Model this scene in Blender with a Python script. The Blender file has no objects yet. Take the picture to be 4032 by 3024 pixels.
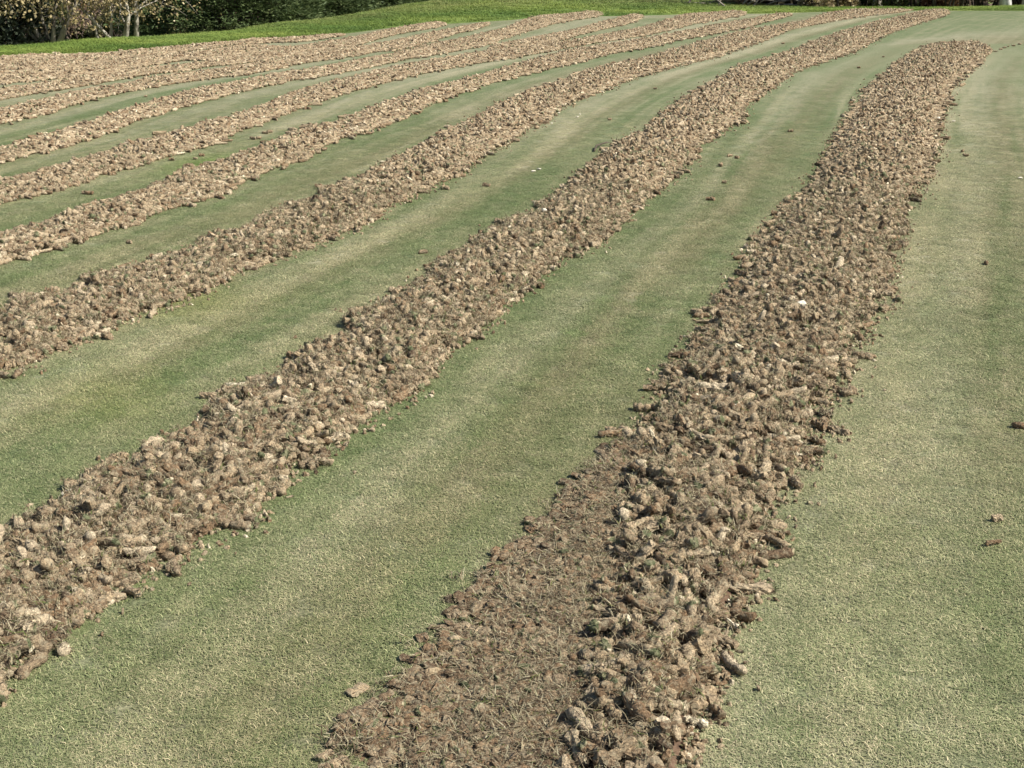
import bpy, math, random
import numpy as np
from mathutils import Vector, Matrix, Euler

rng = np.random.default_rng(11)
random.seed(11)
scene = bpy.context.scene
COL = scene.collection

# ------------------------------------------------------------------ camera
W, Hpx, F, HZ = 1024, 768, 1400.0, -65.0      # HZ: vanishing line of the lawn, in rows of the picture
CAMH = 1.4
PITCH = math.atan((384 - HZ) / F)
cam = bpy.data.cameras.new('camera')
cam.sensor_width = 36.0
cam.lens = F / W * 36.0
cam.clip_start, cam.clip_end = 0.05, 2000.0
camo = bpy.data.objects.new('camera', cam)
COL.objects.link(camo)
camo.location = (0, 0, CAMH)
camo.rotation_euler = (math.pi / 2 - PITCH, 0, 0)
scene.camera = camo

# ------------------------------------------------------------------ world, sun, exposure
SUN_DIR = Vector((0.90, -0.27, 0.92)).normalized()     # from the ground towards the sun
SUN_EL = math.asin(SUN_DIR.z)
SUN_AZ = math.atan2(SUN_DIR.x, SUN_DIR.y)              # clockwise from +Y
world = bpy.data.worlds.new('World')
scene.world = world
world.use_nodes = True
wn = world.node_tree
wn.nodes.clear()
sky = wn.nodes.new('ShaderNodeTexSky')
sky.sky_type = 'NISHITA'
sky.sun_disc = False
sky.sun_elevation = SUN_EL
sky.sun_rotation = SUN_AZ
bg = wn.nodes.new('ShaderNodeBackground')
bg.inputs['Strength'].default_value = 0.062
wo = wn.nodes.new('ShaderNodeOutputWorld')
wn.links.new(sky.outputs[0], bg.inputs[0])
wn.links.new(bg.outputs[0], wo.inputs[0])
sun = bpy.data.lights.new('sun', 'SUN')
sun.energy = 4.2
sun.angle = math.radians(0.5)
sun.color = (1.0, 0.95, 0.87)
suno = bpy.data.objects.new('sun', sun)
COL.objects.link(suno)
suno.rotation_euler = SUN_DIR.to_track_quat('Z', 'Y').to_euler()
suno.location = (20, 9, 20)
vs = scene.view_settings
vs.view_transform = 'Standard'
vs.look = 'None'
vs.gamma = 1.0
vs.use_curve_mapping = False
vs.exposure = 1.12

# ------------------------------------------------------------------ picking points on the lawn
cp, sp = math.cos(PITCH), math.sin(PITCH)


def ray(u, v):
    a, b = (u - 512) / F, -(v - 384) / F
    return np.array([a, cp + b * sp, -sp + b * cp])


def gp(u, v, z=0.0):
    d = ray(u, v)
    t = (z - CAMH) / d[2]
    return np.array([d[0] * t, d[1] * t])


def nat(pts, ox=0.0, oy=0.0, s=1.0):
    """points read off the photograph (4032 wide) -> 1024 wide"""
    return [((ox + x * s) / 3.9375, (oy + y * s) / 3.9375) for x, y in pts]


K = 1344 / 2212.0
KP = 600 / 1269.0


def T(c, r, pts):
    return nat(pts, c * 1344, r * 1008, K)


PO = {1: (0, 130), 2: (600, 80), 3: (1200, 40), 4: (1800, 0), 5: (2400, 0)}


def P(i, pts):
    return nat(pts, PO[i][0], PO[i][1], KP)


# ------------------------------------------------------------------ noise in numpy
def vnoise(x, y, seed=0):
    x = np.asarray(x, float); y = np.asarray(y, float)
    xi = np.floor(x).astype(np.int64); yi = np.floor(y).astype(np.int64)
    fx = x - xi; fy = y - yi
    fx = fx * fx * (3 - 2 * fx); fy = fy * fy * (3 - 2 * fy)

    def h(a, b):
        n = (a * 374761393 + b * 668265263 + seed * 974711) & 0x7fffffff
        n = ((n ^ (n >> 13)) * 1274126177) & 0x7fffffff
        return ((n ^ (n >> 16)) & 0xffff) / 65535.0
    a = h(xi, yi); b = h(xi + 1, yi); c = h(xi, yi + 1); d = h(xi + 1, yi + 1)
    return (a * (1 - fx) + b * fx) * (1 - fy) + (c * (1 - fx) + d * fx) * fy


def fbm(x, y, seed=0, o=3):
    s = 0; a = 0.5; t = 0
    for i in range(o):
        s = s + a * vnoise(x * 2 ** i, y * 2 ** i, seed + i * 7); t += a; a *= 0.5
    return s / t


# ------------------------------------------------------------------ materials
def new_mat(name):
    m = bpy.data.materials.new(name)
    m.use_nodes = True
    nt = m.node_tree
    b = nt.nodes['Principled BSDF']
    b.inputs['Roughness'].default_value = 0.85
    b.inputs['Specular IOR Level'].default_value = 0.2
    return m, nt, b


def N(nt, t, **kw):
    n = nt.nodes.new(t)
    for k, v in kw.items():
        setattr(n, k, v)
    return n


def attr(nt, name, kind='GEOMETRY'):
    return N(nt, 'ShaderNodeAttribute', attribute_name=name, attribute_type=kind)


def ramp(nt, stops, interp='LINEAR'):
    r = N(nt, 'ShaderNodeValToRGB')
    r.color_ramp.interpolation = interp
    el = r.color_ramp.elements
    while len(el) < len(stops):
        el.new(0.5)
    for e, (p, c) in zip(el, stops):
        e.position = p; e.color = (*c, 1)
    return r


def mixc(nt, blend='MIX'):
    m = N(nt, 'ShaderNodeMix', data_type='RGBA', blend_type=blend)
    return m  # inputs 0 factor, 6 A, 7 B, output 2


def noise(nt, scale, detail=4, rough=0.6, vec=None):
    n = N(nt, 'ShaderNodeTexNoise')
    n.inputs['Scale'].default_value = scale
    n.inputs['Detail'].default_value = detail
    n.inputs['Roughness'].default_value = rough
    if vec is not None:
        nt.links.new(vec, n.inputs['Vector'])
    return n


# soil cores: 'part' on the mesh: 0 soil, 0.5 thatch fibre, 1 grass end; 'tone' per core
def core_material():
    m, nt, b = new_mat('soil_core')
    L = nt.links.new
    tone = attr(nt, 'tone', 'INSTANCER')
    part = attr(nt, 'part')
    rnd = attr(nt, 'rnd')
    tc = N(nt, 'ShaderNodeTexCoord')
    geo = N(nt, 'ShaderNodeNewGeometry')
    soil = ramp(nt, [(0.0, (0.085, 0.060, 0.040)), (0.25, (0.185, 0.122, 0.072)), (0.45, (0.220, 0.168, 0.110)), (0.62, (0.295, 0.222, 0.140)),
                     (0.88, (0.390, 0.312, 0.215)), (1.0, (0.68, 0.60, 0.44))])
    L(tone.outputs['Fac'], soil.inputs[0])
    n1 = noise(nt, 190, 6, 0.75, geo.outputs['Position'])
    r1 = ramp(nt, [(0.34, (0.42, 0.40, 0.40)), (0.5, (0.95, 0.95, 0.93)), (0.66, (2.0, 1.97, 1.86))])
    L(n1.outputs['Fac'], r1.inputs[0])
    mu = mixc(nt, 'MULTIPLY'); mu.inputs[0].default_value = 1.0
    L(soil.outputs[0], mu.inputs[6]); L(r1.outputs[0], mu.inputs[7])
    # pale dried thatch clinging to the plug
    n2 = noise(nt, 75, 4, 0.65, geo.outputs['Position'])
    r2 = ramp(nt, [(0.50, (0, 0, 0)), (0.62, (1, 1, 1))])
    L(n2.outputs['Fac'], r2.inputs[0])
    th = mixc(nt)
    sc = N(nt, 'ShaderNodeMath', operation='MULTIPLY'); sc.inputs[1].default_value = 0.6
    L(r2.outputs[0], sc.inputs[0]); L(sc.outputs[0], th.inputs[0])
    L(mu.outputs[2], th.inputs[6]); th.inputs[7].default_value = (0.33, 0.285, 0.19, 1)
    # fibres
    fib = ramp(nt, [(0.0, (0.09, 0.062, 0.04)), (0.35, (0.18, 0.135, 0.085)), (0.65, (0.34, 0.29, 0.18)), (0.86, (0.46, 0.41, 0.27)), (0.93, (0.17, 0.19, 0.06)), (1.0, (0.12, 0.16, 0.045))])
    L(rnd.outputs['Fac'], fib.inputs[0])
    grs = ramp(nt, [(0.0, (0.07, 0.08, 0.04)), (0.5, (0.125, 0.135, 0.07)), (1.0, (0.27, 0.25, 0.15))])
    L(rnd.outputs['Fac'], grs.inputs[0])
    gt = N(nt, 'ShaderNodeMath', operation='GREATER_THAN'); gt.inputs[1].default_value = 0.25
    L(part.outputs['Fac'], gt.inputs[0])
    gt2 = N(nt, 'ShaderNodeMath', operation='GREATER_THAN'); gt2.inputs[1].default_value = 0.75
    L(part.outputs['Fac'], gt2.inputs[0])
    a = mixc(nt); L(gt.outputs[0], a.inputs[0]); L(th.outputs[2], a.inputs[6]); L(fib.outputs[0], a.inputs[7])
    c = mixc(nt); L(gt2.outputs[0], c.inputs[0]); L(a.outputs[2], c.inputs[6]); L(grs.outputs[0], c.inputs[7])
    L(c.outputs[2], b.inputs['Base Color'])
    b.inputs['Roughness'].default_value = 0.95
    b.inputs['Specular IOR Level'].default_value = 0.1
    bp = N(nt, 'ShaderNodeBump'); bp.inputs['Strength'].default_value = 1.0; bp.inputs['Distance'].default_value = 0.006
    L(n1.outputs['Fac'], bp.inputs['Height']); L(bp.outputs[0], b.inputs['Normal'])
    return m


M_CORE = core_material()


def soil_material():
    m, nt, b = new_mat('crumbled_soil')
    L = nt.links.new
    geo = N(nt, 'ShaderNodeNewGeometry')
    n1 = noise(nt, 60, 6, 0.7, geo.outputs['Position'])
    r = ramp(nt, [(0.25, (0.045, 0.030, 0.020)), (0.5, (0.12, 0.075, 0.047)), (0.68, (0.19, 0.13, 0.085)), (0.8, (0.32, 0.26, 0.18))])
    L(n1.outputs['Fac'], r.inputs[0]); L(r.outputs[0], b.inputs['Base Color'])
    bp = N(nt, 'ShaderNodeBump'); bp.inputs['Strength'].default_value = 1.0; bp.inputs['Distance'].default_value = 0.01
    L(n1.outputs['Fac'], bp.inputs['Height']); L(bp.outputs[0], b.inputs['Normal'])
    b.inputs['Roughness'].default_value = 0.95
    return m


M_SOIL = soil_material()


def turf_material():
    m, nt, b = new_mat('short_turf')
    L = nt.links.new
    c = attr(nt, 'tcol')
    geo = N(nt, 'ShaderNodeNewGeometry')
    n1 = noise(nt, 120, 5, 0.75, geo.outputs['Position'])
    r1 = ramp(nt, [(0.33, (0.42, 0.44, 0.40)), (0.5, (0.98, 0.98, 0.98)), (0.67, (1.8, 1.72, 1.7))])
    L(n1.outputs['Fac'], r1.inputs[0])
    n2 = noise(nt, 30, 6, 0.85, geo.outputs['Position'])
    r2 = ramp(nt, [(0.3, (0.74, 0.78, 0.72)), (0.7, (1.26, 1.22, 1.26))])
    L(n2.outputs['Fac'], r2.inputs[0])
    m1 = mixc(nt, 'MULTIPLY'); m1.inputs[0].default_value = 1
    L(c.outputs['Color'], m1.inputs[6]); L(r1.outputs[0], m1.inputs[7])
    m2 = mixc(nt, 'MULTIPLY'); m2.inputs[0].default_value = 1
    L(m1.outputs[2], m2.inputs[6]); L(r2.outputs[0], m2.inputs[7])
    L(m2.outputs[2], b.inputs['Base Color'])
    bp = N(nt, 'ShaderNodeBump'); bp.inputs['Strength'].default_value = 0.6; bp.inputs['Distance'].default_value = 0.006
    L(n1.outputs['Fac'], bp.inputs['Height']); L(bp.outputs[0], b.inputs['Normal'])
    b.inputs['Roughness'].default_value = 0.9
    b.inputs['Specular IOR Level'].default_value = 0.15
    return m


M_TURF = turf_material()


def blade_material():
    m, nt, b = new_mat('grass_blade')
    L = nt.links.new
    c = attr(nt, 'tcol', 'INSTANCER')
    rnd = attr(nt, 'rnd')
    tint = ramp(nt, [(0.0, (0.70, 0.80, 0.60)), (0.35, (1.10, 1.18, 0.95)), (0.62, (1.5, 1.45, 1.3)),
                     (0.85, (1.9, 1.75, 1.65)), (1.0, (2.4, 2.1, 2.1))])
    L(rnd.outputs['Fac'], tint.inputs[0])
    m1 = mixc(nt, 'MULTIPLY'); m1.inputs[0].default_value = 1
    L(c.outputs['Color'], m1.inputs[6]); L(tint.outputs[0], m1.inputs[7])
    L(m1.outputs[2], b.inputs['Base Color'])
    b.inputs['Roughness'].default_value = 0.6
    return m


M_BLADE = blade_material()


def leaf_material(name, stops, trans=0.25):
    m, nt, b = new_mat(name)
    L = nt.links.new
    rnd = attr(nt, 'rnd')
    r = ramp(nt, stops)
    L(rnd.outputs['Fac'], r.inputs[0])
    L(r.outputs[0], b.inputs['Base Color'])
    b.inputs['Roughness'].default_value = 0.6
    tr = N(nt, 'ShaderNodeBsdfTranslucent')
    L(r.outputs[0], tr.inputs['Color'])
    mx = N(nt, 'ShaderNodeMixShader'); mx.inputs[0].default_value = trans
    L(b.outputs[0], mx.inputs[1]); L(tr.outputs[0], mx.inputs[2])
    L(mx.outputs[0], nt.nodes['Material Output'].inputs['Surface'])
    return m


def bark_material(name, dark, light, scale=14):
    m, nt, b = new_mat(name)
    L = nt.links.new
    tc = N(nt, 'ShaderNodeTexCoord')
    mp = N(nt, 'ShaderNodeMapping'); mp.inputs['Scale'].default_value = (1, 1, 0.45)
    L(tc.outputs['Object'], mp.inputs[0])
    n1 = noise(nt, scale, 5, 0.65, mp.outputs[0])
    r = ramp(nt, [(0.36, dark), (0.56, light)])
    L(n1.outputs['Fac'], r.inputs[0]); L(r.outputs[0], b.inputs['Base Color'])
    bp = N(nt, 'ShaderNodeBump'); bp.inputs['Strength'].default_value = 0.6; bp.inputs['Distance'].default_value = 0.02
    L(n1.outputs['Fac'], bp.inputs['Height']); L(bp.outputs[0], b.inputs['Normal'])
    return m


M_EVER = leaf_material('evergreen_needles', [(0, (0.022, 0.038, 0.014)), (0.5, (0.078, 0.112, 0.042)), (1, (0.17, 0.20, 0.085))], 0.3)
M_SPRUCE = leaf_material('grey_needles', [(0, (0.02, 0.03, 0.018)), (0.6, (0.055, 0.07, 0.045)), (1, (0.10, 0.115, 0.08))], 0.1)
M_YEL = leaf_material('autumn_leaf', [(0, (0.10, 0.07, 0.04)), (0.3, (0.16, 0.13, 0.06)), (0.6, (0.30, 0.24, 0.11)), (0.85, (0.42, 0.34, 0.19)), (1, (0.62, 0.52, 0.36))], 0.3)
M_OLIVE = leaf_material('olive_leaf', [(0, (0.05, 0.055, 0.022)), (0.5, (0.13, 0.125, 0.055)), (1, (0.24, 0.21, 0.10))], 0.25)
M_BROWN = leaf_material('brown_leaf', [(0, (0.07, 0.055, 0.042)), (0.5, (0.17, 0.125, 0.085)), (0.85, (0.25, 0.18, 0.12)), (1, (0.36, 0.28, 0.19))], 0.3)
M_TAN = leaf_material('tan_leaf', [(0, (0.09, 0.06, 0.035)), (0.4, (0.22, 0.15, 0.08)), (0.8, (0.42, 0.30, 0.18)), (1, (0.60, 0.48, 0.33))], 0.25)
M_RUST = leaf_material('rust_leaf', [(0, (0.10, 0.05, 0.025)), (0.5, (0.24, 0.12, 0.06)), (1, (0.5, 0.32, 0.18))], 0.25)
M_GREENSH = leaf_material('green_leaf', [(0, (0.02, 0.03, 0.010)), (0.6, (0.06, 0.075, 0.02)), (1, (0.12, 0.14, 0.04))], 0.25)
M_BARK = bark_material('mottled_bark', (0.035, 0.028, 0.022), (0.25, 0.22, 0.18), 9)
M_PALE = bark_material('pale_bark', (0.10, 0.085, 0.065), (0.36, 0.33, 0.27))
M_BIRCH = bark_material('birch_bark', (0.25, 0.24, 0.22), (0.72, 0.70, 0.66), 9)
M_DARKB = bark_material('dark_bark', (0.025, 0.02, 0.016), (0.09, 0.07, 0.055))


def plain(name, c, sc=40, amp=0.3):
    m, nt, b = new_mat(name)
    geo = N(nt, 'ShaderNodeNewGeometry')
    n = noise(nt, sc, 4, 0.6, geo.outputs['Position'])
    r = ramp(nt, [(0.3, tuple(x * (1 - amp) for x in c)), (0.7, tuple(min(x * (1 + amp), 0.9) for x in c))])
    nt.links.new(n.outputs['Fac'], r.inputs[0]); nt.links.new(r.outputs[0], b.inputs['Base Color'])
    return m


M_WHITE = plain('bleached_chip', (0.50, 0.46, 0.37), 60, 0.2)
M_STONE = plain('pale_stone', (0.62, 0.56, 0.44), 80, 0.25)
M_TWIG = plain('twig_bark', (0.07, 0.055, 0.04), 60, 0.4)


# ------------------------------------------------------------------ small mesh helpers
def mesh_from(name, verts, faces, mat, attrs=None, smooth=False):
    me = bpy.data.meshes.new(name)
    me.from_pydata([tuple(v) for v in verts], [], [tuple(f) for f in faces])
    if mat:
        me.materials.append(mat)
    for k, arr in (attrs or {}).items():
        arr = np.asarray(arr, dtype=np.float32)
        if arr.ndim == 1:
            a = me.attributes.new(k, 'FLOAT', 'POINT'); a.data.foreach_set('value', arr)
        else:
            a = me.attributes.new(k, 'FLOAT_VECTOR', 'POINT'); a.data.foreach_set('vector', arr.ravel())
    if smooth:
        me.polygons.foreach_set('use_smooth', [True] * len(me.polygons))
    me.update()
    return me


def quads_mesh(name, V, mat, rnd):
    """V: (n,4,3) quads, rnd: n values"""
    n = len(V)
    me = bpy.data.meshes.new(name)
    me.vertices.add(n * 4); me.loops.add(n * 4); me.polygons.add(n)
    me.vertices.foreach_set('co', np.asarray(V, np.float32).ravel())
    me.loops.foreach_set('vertex_index', np.arange(n * 4, dtype=np.int32))
    me.polygons.foreach_set('loop_start', np.arange(0, n * 4, 4, dtype=np.int32))
    me.materials.append(mat)
    a = me.attributes.new('rnd', 'FLOAT', 'POINT')
    a.data.foreach_set('value', np.repeat(np.asarray(rnd, np.float32), 4))
    me.update(); me.validate()
    return me


def link(name, me, parent=None, loc=None):
    o = bpy.data.objects.new(name, me)
    COL.objects.link(o)
    if parent is not None:
        o.parent = parent
    if loc is not None:
        o.location = loc
    return o


def tag(o, label, cat=None, group=None, kind=None):
    o['label'] = label
    if cat: o['category'] = cat
    if group: o['group'] = group
    if kind: o['kind'] = kind
    return o


def empty(name, loc):
    o = bpy.data.objects.new(name, None)
    o.empty_display_size = 0.2
    COL.objects.link(o); o.location = loc
    return o


def tube(pts, rads, seg=8, wob=0.0):
    """tapered tube through pts -> verts, faces"""
    V, Fc = [], []
    pts = [Vector(p) for p in pts]
    prev = None
    for i, p in enumerate(pts):
        d = (pts[min(i + 1, len(pts) - 1)] - pts[max(i - 1, 0)]).normalized()
        ref = Vector((1, 0, 0)) if abs(d.x) < 0.9 else Vector((0, 1, 0))
        if prev is not None: ref = prev
        a = (ref - d * ref.dot(d)).normalized(); b = d.cross(a); prev = a
        for k in range(seg):
            t = 2 * math.pi * k / seg
            r = rads[i] * (1 + wob * (random.random() - 0.5))
            V.append(p + a * (math.cos(t) * r) + b * (math.sin(t) * r))
    for i in range(len(pts) - 1):
        for k in range(seg):
            k2 = (k + 1) % seg
            Fc.append((i * seg + k, i * seg + k2, (i + 1) * seg + k2, (i + 1) * seg + k))
    Fc.append(tuple(range(seg))[::-1]); Fc.append(tuple((len(pts) - 1) * seg + k for k in range(seg)))
    return V, Fc


class MB:
    def __init__(s): s.v = []; s.f = []
    def add(s, V, Fc):
        o = len(s.v); s.v += list(V); s.f += [tuple(i + o for i in f) for f in Fc]
    def mesh(s, name, mat, smooth=True): return mesh_from(name, s.v, s.f, mat, smooth=smooth)


# ------------------------------------------------------------------ the rows of cores, traced on the lawn
def line(pts):
    return pts


ROWS = {}
ROWS['A'] = dict(
    up=T(2, 0, [(1990, 318), (1860, 278), (1640, 292), (1530, 340), (1440, 400), (1360, 470), (1280, 540), (1200, 610), (1160, 690), (1110, 760), (1060, 850), (1010, 910), (970, 990), (950, 1060), (900, 1140), (850, 1210), (790, 1280), (700, 1340), (640, 1410), (600, 1490), (510, 1580)])
       + T(2, 1, [(455, 0), (440, 110), (330, 250), (210, 370), (170, 490), (20, 630)])
       + T(1, 1, [(2130, 790), (2050, 920), (1970, 1080), (1840, 1230), (1800, 1330), (1780, 1480)]) + T(1, 2, [(1700, 0), (1660, 250), (1650, 400), (1560, 680), (1500, 900), (1430, 1250), (1400, 1500), (1370, 1659)]),
    lo=T(2, 0, [(2000, 335), (1930, 380), (1860, 430), (1790, 480), (1760, 520), (1700, 570), (1690, 650), (1640, 740), (1620, 800), (1625, 870), (1600, 960), (1570, 1060), (1565, 1140), (1520, 1190), (1480, 1250), (1420, 1330), (1400, 1400), (1385, 1490), (1350, 1590)])
       + T(2, 1, [(1310, 0), (1330, 110), (1285, 200), (1260, 330), (1140, 440), (1130, 560), (1050, 680), (1020, 800), (960, 920), (880, 1010), (870, 1160), (800, 1250), (800, 1330), (680, 1410), (650, 1520), (580, 1659)])
       + nat([(1620, 1290), (1570, 1340), (1575, 1430), (1550, 1490), (1520, 1560), (1490, 1659)], 0, 0, 1.8228))
ROWS['B'] = dict(
    up=T(2, 0, [(1720, 70), (1560, 78), (1430, 112), (1250, 152), (1110, 192), (920, 252), (720, 337), (570, 382), (390, 432), (240, 522), (110, 592), (20, 652)])
       + T(1, 0, [(2080, 770), (1980, 860), (1850, 905), (1750, 980), (1690, 1060), (1600, 1120), (1530, 1190), (1420, 1260), (1300, 1360), (1210, 1400), (1080, 1470), (950, 1540), (830, 1600)])
       + T(1, 1, [(750, 10), (630, 100), (490, 190), (430, 250), (300, 290), (200, 350), (80, 480)])
       + T(0, 1, [(2100, 560), (2030, 680), (1950, 715), (1800, 760), (1680, 830), (1610, 900), (1450, 990), (1340, 1060), (1290, 1150), (1120, 1225), (850, 1310), (680, 1390), (640, 1500), (400, 1620)])
       + T(0, 2, [(250, 20), (190, 120), (0, 190)]),
    lo=T(2, 0, [(1720, 92), (1550, 142), (1330, 212), (1190, 280), (1060, 350), (900, 400), (720, 460), (620, 520), (540, 580), (390, 680), (350, 790), (230, 860), (80, 940), (50, 1020)])
       + T(1, 0, [(2190, 1110), (2110, 1150), (2010, 1250), (1900, 1320), (1830, 1400), (1700, 1510), (1650, 1590), (1480, 1650)])
       + T(1, 1, [(1400, 20), (1280, 120), (1200, 220), (1100, 270), (1010, 350), (960, 440), (800, 540), (660, 630), (570, 720), (500, 790), (500, 900), (320, 950), (200, 1010), (70, 1120)])
       + T(0, 1, [(2180, 1250), (2090, 1300), (1950, 1350), (1870, 1450), (1740, 1560)])
       + T(0, 2, [(1620, 60), (1390, 160), (1220, 230), (1140, 340), (960, 395), (850, 470), (720, 520), (700, 630), (500, 690), (420, 780), (290, 870), (150, 1000), (170, 1100), (0, 1180)]))
ROWS['C'] = dict(
    up=T(2, 0, [(1410, 62), (1100, 68), (970, 85), (850, 120), (700, 165), (460, 195), (300, 235), (140, 275), (0, 315)])
       + T(1, 0, [(2080, 350), (1950, 390), (1820, 412), (1600, 462), (1480, 512), (1400, 545), (1220, 602), (1060, 670), (900, 760), (720, 845), (560, 940), (420, 1010), (250, 1085), (180, 1150), (0, 1215)])
       + T(0, 0, [(2130, 1240), (2020, 1290), (1940, 1345), (1760, 1380), (1690, 1450), (1480, 1530), (1300, 1590)])
       + T(0, 1, [(1090, 20), (960, 55), (720, 112), (600, 170), (460, 220), (330, 262), (230, 292), (110, 335), (0, 390)]),
    lo=T(2, 0, [(1410, 82), (1240, 97), (1060, 122), (940, 142), (700, 192), (540, 252), (400, 302), (200, 372), (0, 418)])
       + T(1, 0, [(2100, 450), (1900, 500), (1760, 560), (1560, 630), (1400, 700), (1300, 790), (1180, 840), (1060, 930), (930, 990), (800, 1100), (660, 1180), (480, 1270), (300, 1340), (220, 1390), (140, 1465)])
       + T(0, 0, [(2180, 1510), (2080, 1570), (1900, 1640)])
       + T(0, 1, [(1700, 50), (1500, 110), (1430, 180), (1320, 230), (1150, 300), (1020, 350), (900, 392), (690, 480), (560, 545), (400, 592), (280, 650), (270, 700), (0, 765)]))
ROWS['D'] = dict(
    up=T(2, 0, [(700, 90), (560, 105), (430, 130), (330, 145), (200, 170), (80, 195), (0, 210)])
       + T(1, 0, [(2000, 250), (1800, 282), (1650, 302), (1480, 332), (1250, 392), (1100, 432), (880, 502), (720, 542), (500, 592), (380, 642), (230, 692), (100, 750), (0, 790)])
       + T(0, 0, [(2060, 820), (1900, 865), (1740, 940), (1640, 980), (1500, 1042), (1240, 1107), (1070, 1182), (940, 1235), (790, 1292), (600, 1352), (450, 1385), (380, 1430), (180, 1480), (0, 1535)]),
    lo=T(2, 0, [(700, 102), (560, 140), (420, 180), (250, 215), (120, 240), (0, 257)])
       + T(1, 0, [(2000, 310), (1760, 352), (1480, 422), (1220, 482), (1060, 522), (900, 562), (800, 602), (660, 652), (540, 702), (420, 762), (260, 822), (180, 862), (0, 902)])
       + T(0, 0, [(2060, 980), (1950, 1040), (1780, 1100), (1700, 1140), (1600, 1170), (1480, 1220), (1430, 1280), (1300, 1310), (1150, 1355), (1000, 1400), (900, 1440), (750, 1490), (580, 1550), (480, 1600), (300, 1650)])
       + T(0, 1, [(100, 50), (0, 72)]))
ROWS['E'] = dict(
    up=P(5, [(1130, 105), (1030, 95), (800, 112), (620, 120), (540, 155), (420, 190), (250, 240), (0, 287)])
       + P(4, [(950, 345), (800, 360), (500, 400), (250, 432), (0, 472)]) + P(3, [(1000, 432), (700, 490), (400, 562), (0, 662)])
       + T(0, 0, [(1900, 605), (1750, 680), (1500, 760), (1250, 822), (1000, 900), (800, 952), (620, 1020), (300, 1100), (0, 1182)]),
    lo=P(5, [(1130, 128), (1030, 145), (800, 184), (620, 222), (540, 245), (420, 275), (250, 307), (0, 345)])
       + P(4, [(950, 395), (800, 427), (500, 482), (250, 522), (0, 562)]) + P(3, [(1000, 532), (700, 602), (400, 682), (0, 812)])
       + T(0, 0, [(1850, 745), (1650, 822), (1480, 880), (1420, 930), (1250, 982), (1000, 1052), (850, 1102), (660, 1142), (500, 1202), (360, 1260), (240, 1280), (0, 1332)]))
ROWS['E2'] = dict(
    up=P(5, [(280, 128), (200, 120), (100, 145)]) + P(4, [(1269, 172), (1020, 240), (900, 270), (700, 302), (500, 342), (250, 392)]),
    lo=P(5, [(280, 145), (200, 187), (100, 214)]) + P(4, [(1269, 237), (1020, 292), (900, 332), (700, 372), (500, 402), (250, 432)]))
ROWS['F'] = dict(
    up=P(4, [(1210, 110), (1110, 95), (900, 120), (700, 132), (560, 172), (400, 240), (220, 282), (0, 335)])
       + P(3, [(1000, 300), (850, 347), (500, 412), (0, 507)])
       + T(0, 0, [(1850, 472), (1500, 542), (1300, 572), (1100, 632), (900, 692), (750, 742), (500, 822), (250, 892), (0, 967)]),
    lo=P(4, [(1210, 130), (1110, 152), (900, 180), (700, 228), (560, 272), (400, 322), (220, 390), (0, 430)])
       + P(3, [(1000, 390), (850, 412), (500, 492), (0, 582)])
       + T(0, 0, [(1900, 522), (1600, 592), (1400, 642), (1100, 722), (850, 802), (700, 872), (450, 952), (200, 1012), (0, 1067)]))
ROWS['G'] = dict(
    up=P(4, [(260, 192), (120, 212), (0, 237)]) + P(3, [(980, 207), (800, 247), (600, 287), (430, 312), (0, 372)])
       + P(2, [(1100, 322), (800, 372), (400, 432), (0, 482)]) + P(1, [(1100, 420), (850, 460), (650, 490), (430, 545), (280, 580), (0, 640)]),
    lo=P(4, [(260, 215), (120, 260), (0, 282)]) + P(3, [(980, 290), (800, 340), (600, 352), (430, 387), (0, 447)])
       + P(2, [(1100, 392), (800, 462), (400, 502), (0, 562)]) + P(1, [(900, 530), (650, 595), (450, 660), (250, 715), (0, 765)]))
ROWS['H'] = dict(
    up=P(3, [(1180, 112), (1100, 100), (900, 130), (700, 167), (430, 227), (0, 297)]) + P(2, [(1000, 255), (700, 312), (450, 352), (250, 372), (0, 397)])
       + P(1, [(850, 342), (430, 412), (0, 477)]),
    lo=P(3, [(1180, 130), (1100, 147), (900, 182), (700, 217), (430, 300), (0, 370)]) + P(2, [(1000, 330), (700, 372), (450, 392), (250, 432), (0, 452)])
       + P(1, [(850, 422), (430, 492), (0, 562)]))
ROWS['I'] = dict(
    up=P(2, [(1269, 238), (1000, 215), (800, 207), (500, 250), (250, 275), (0, 300)]) + P(1, [(850, 275), (400, 330), (0, 350)]),
    lo=P(2, [(1269, 282), (1000, 270), (800, 300), (500, 340), (250, 342), (0, 377)]) + P(1, [(850, 345), (400, 397), (0, 432)]))
ROWS['J'] = dict(
    up=P(3, [(330, 203), (250, 200), (100, 212), (0, 225)]) + P(2, [(1000, 152), (830, 157), (650, 177), (450, 197), (0, 237)]) + P(1, [(850, 175), (400, 190), (0, 265)]),
    lo=P(3, [(330, 215), (250, 228), (100, 255), (0, 267)]) + P(2, [(1000, 192), (830, 202), (650, 212), (450, 245), (0, 295)]) + P(1, [(850, 275), (400, 320), (0, 345)]))
ROWS['K'] = dict(up=P(1, [(640, 178), (300, 180), (0, 200)]), lo=P(1, [(640, 200), (300, 225), (0, 265)]))
SMEAR = dict(
    up=T(1, 1, [(1850, 1230), (1720, 1340), (1610, 1430), (1540, 1640)]) + T(1, 2, [(1390, 100), (1330, 240), (1200, 310), (1060, 500), (940, 570), (900, 740), (800, 900), (770, 1060), (600, 1230), (400, 1340), (270, 1430), (260, 1520), (420, 1659)]),
    lo=T(1, 1, [(1900, 1260), (1850, 1400), (1780, 1520)]) + T(1, 2, [(1720, 0), (1690, 250), (1680, 400), (1590, 680), (1530, 900), (1460, 1250), (1430, 1500), (1400, 1659)]))
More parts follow.
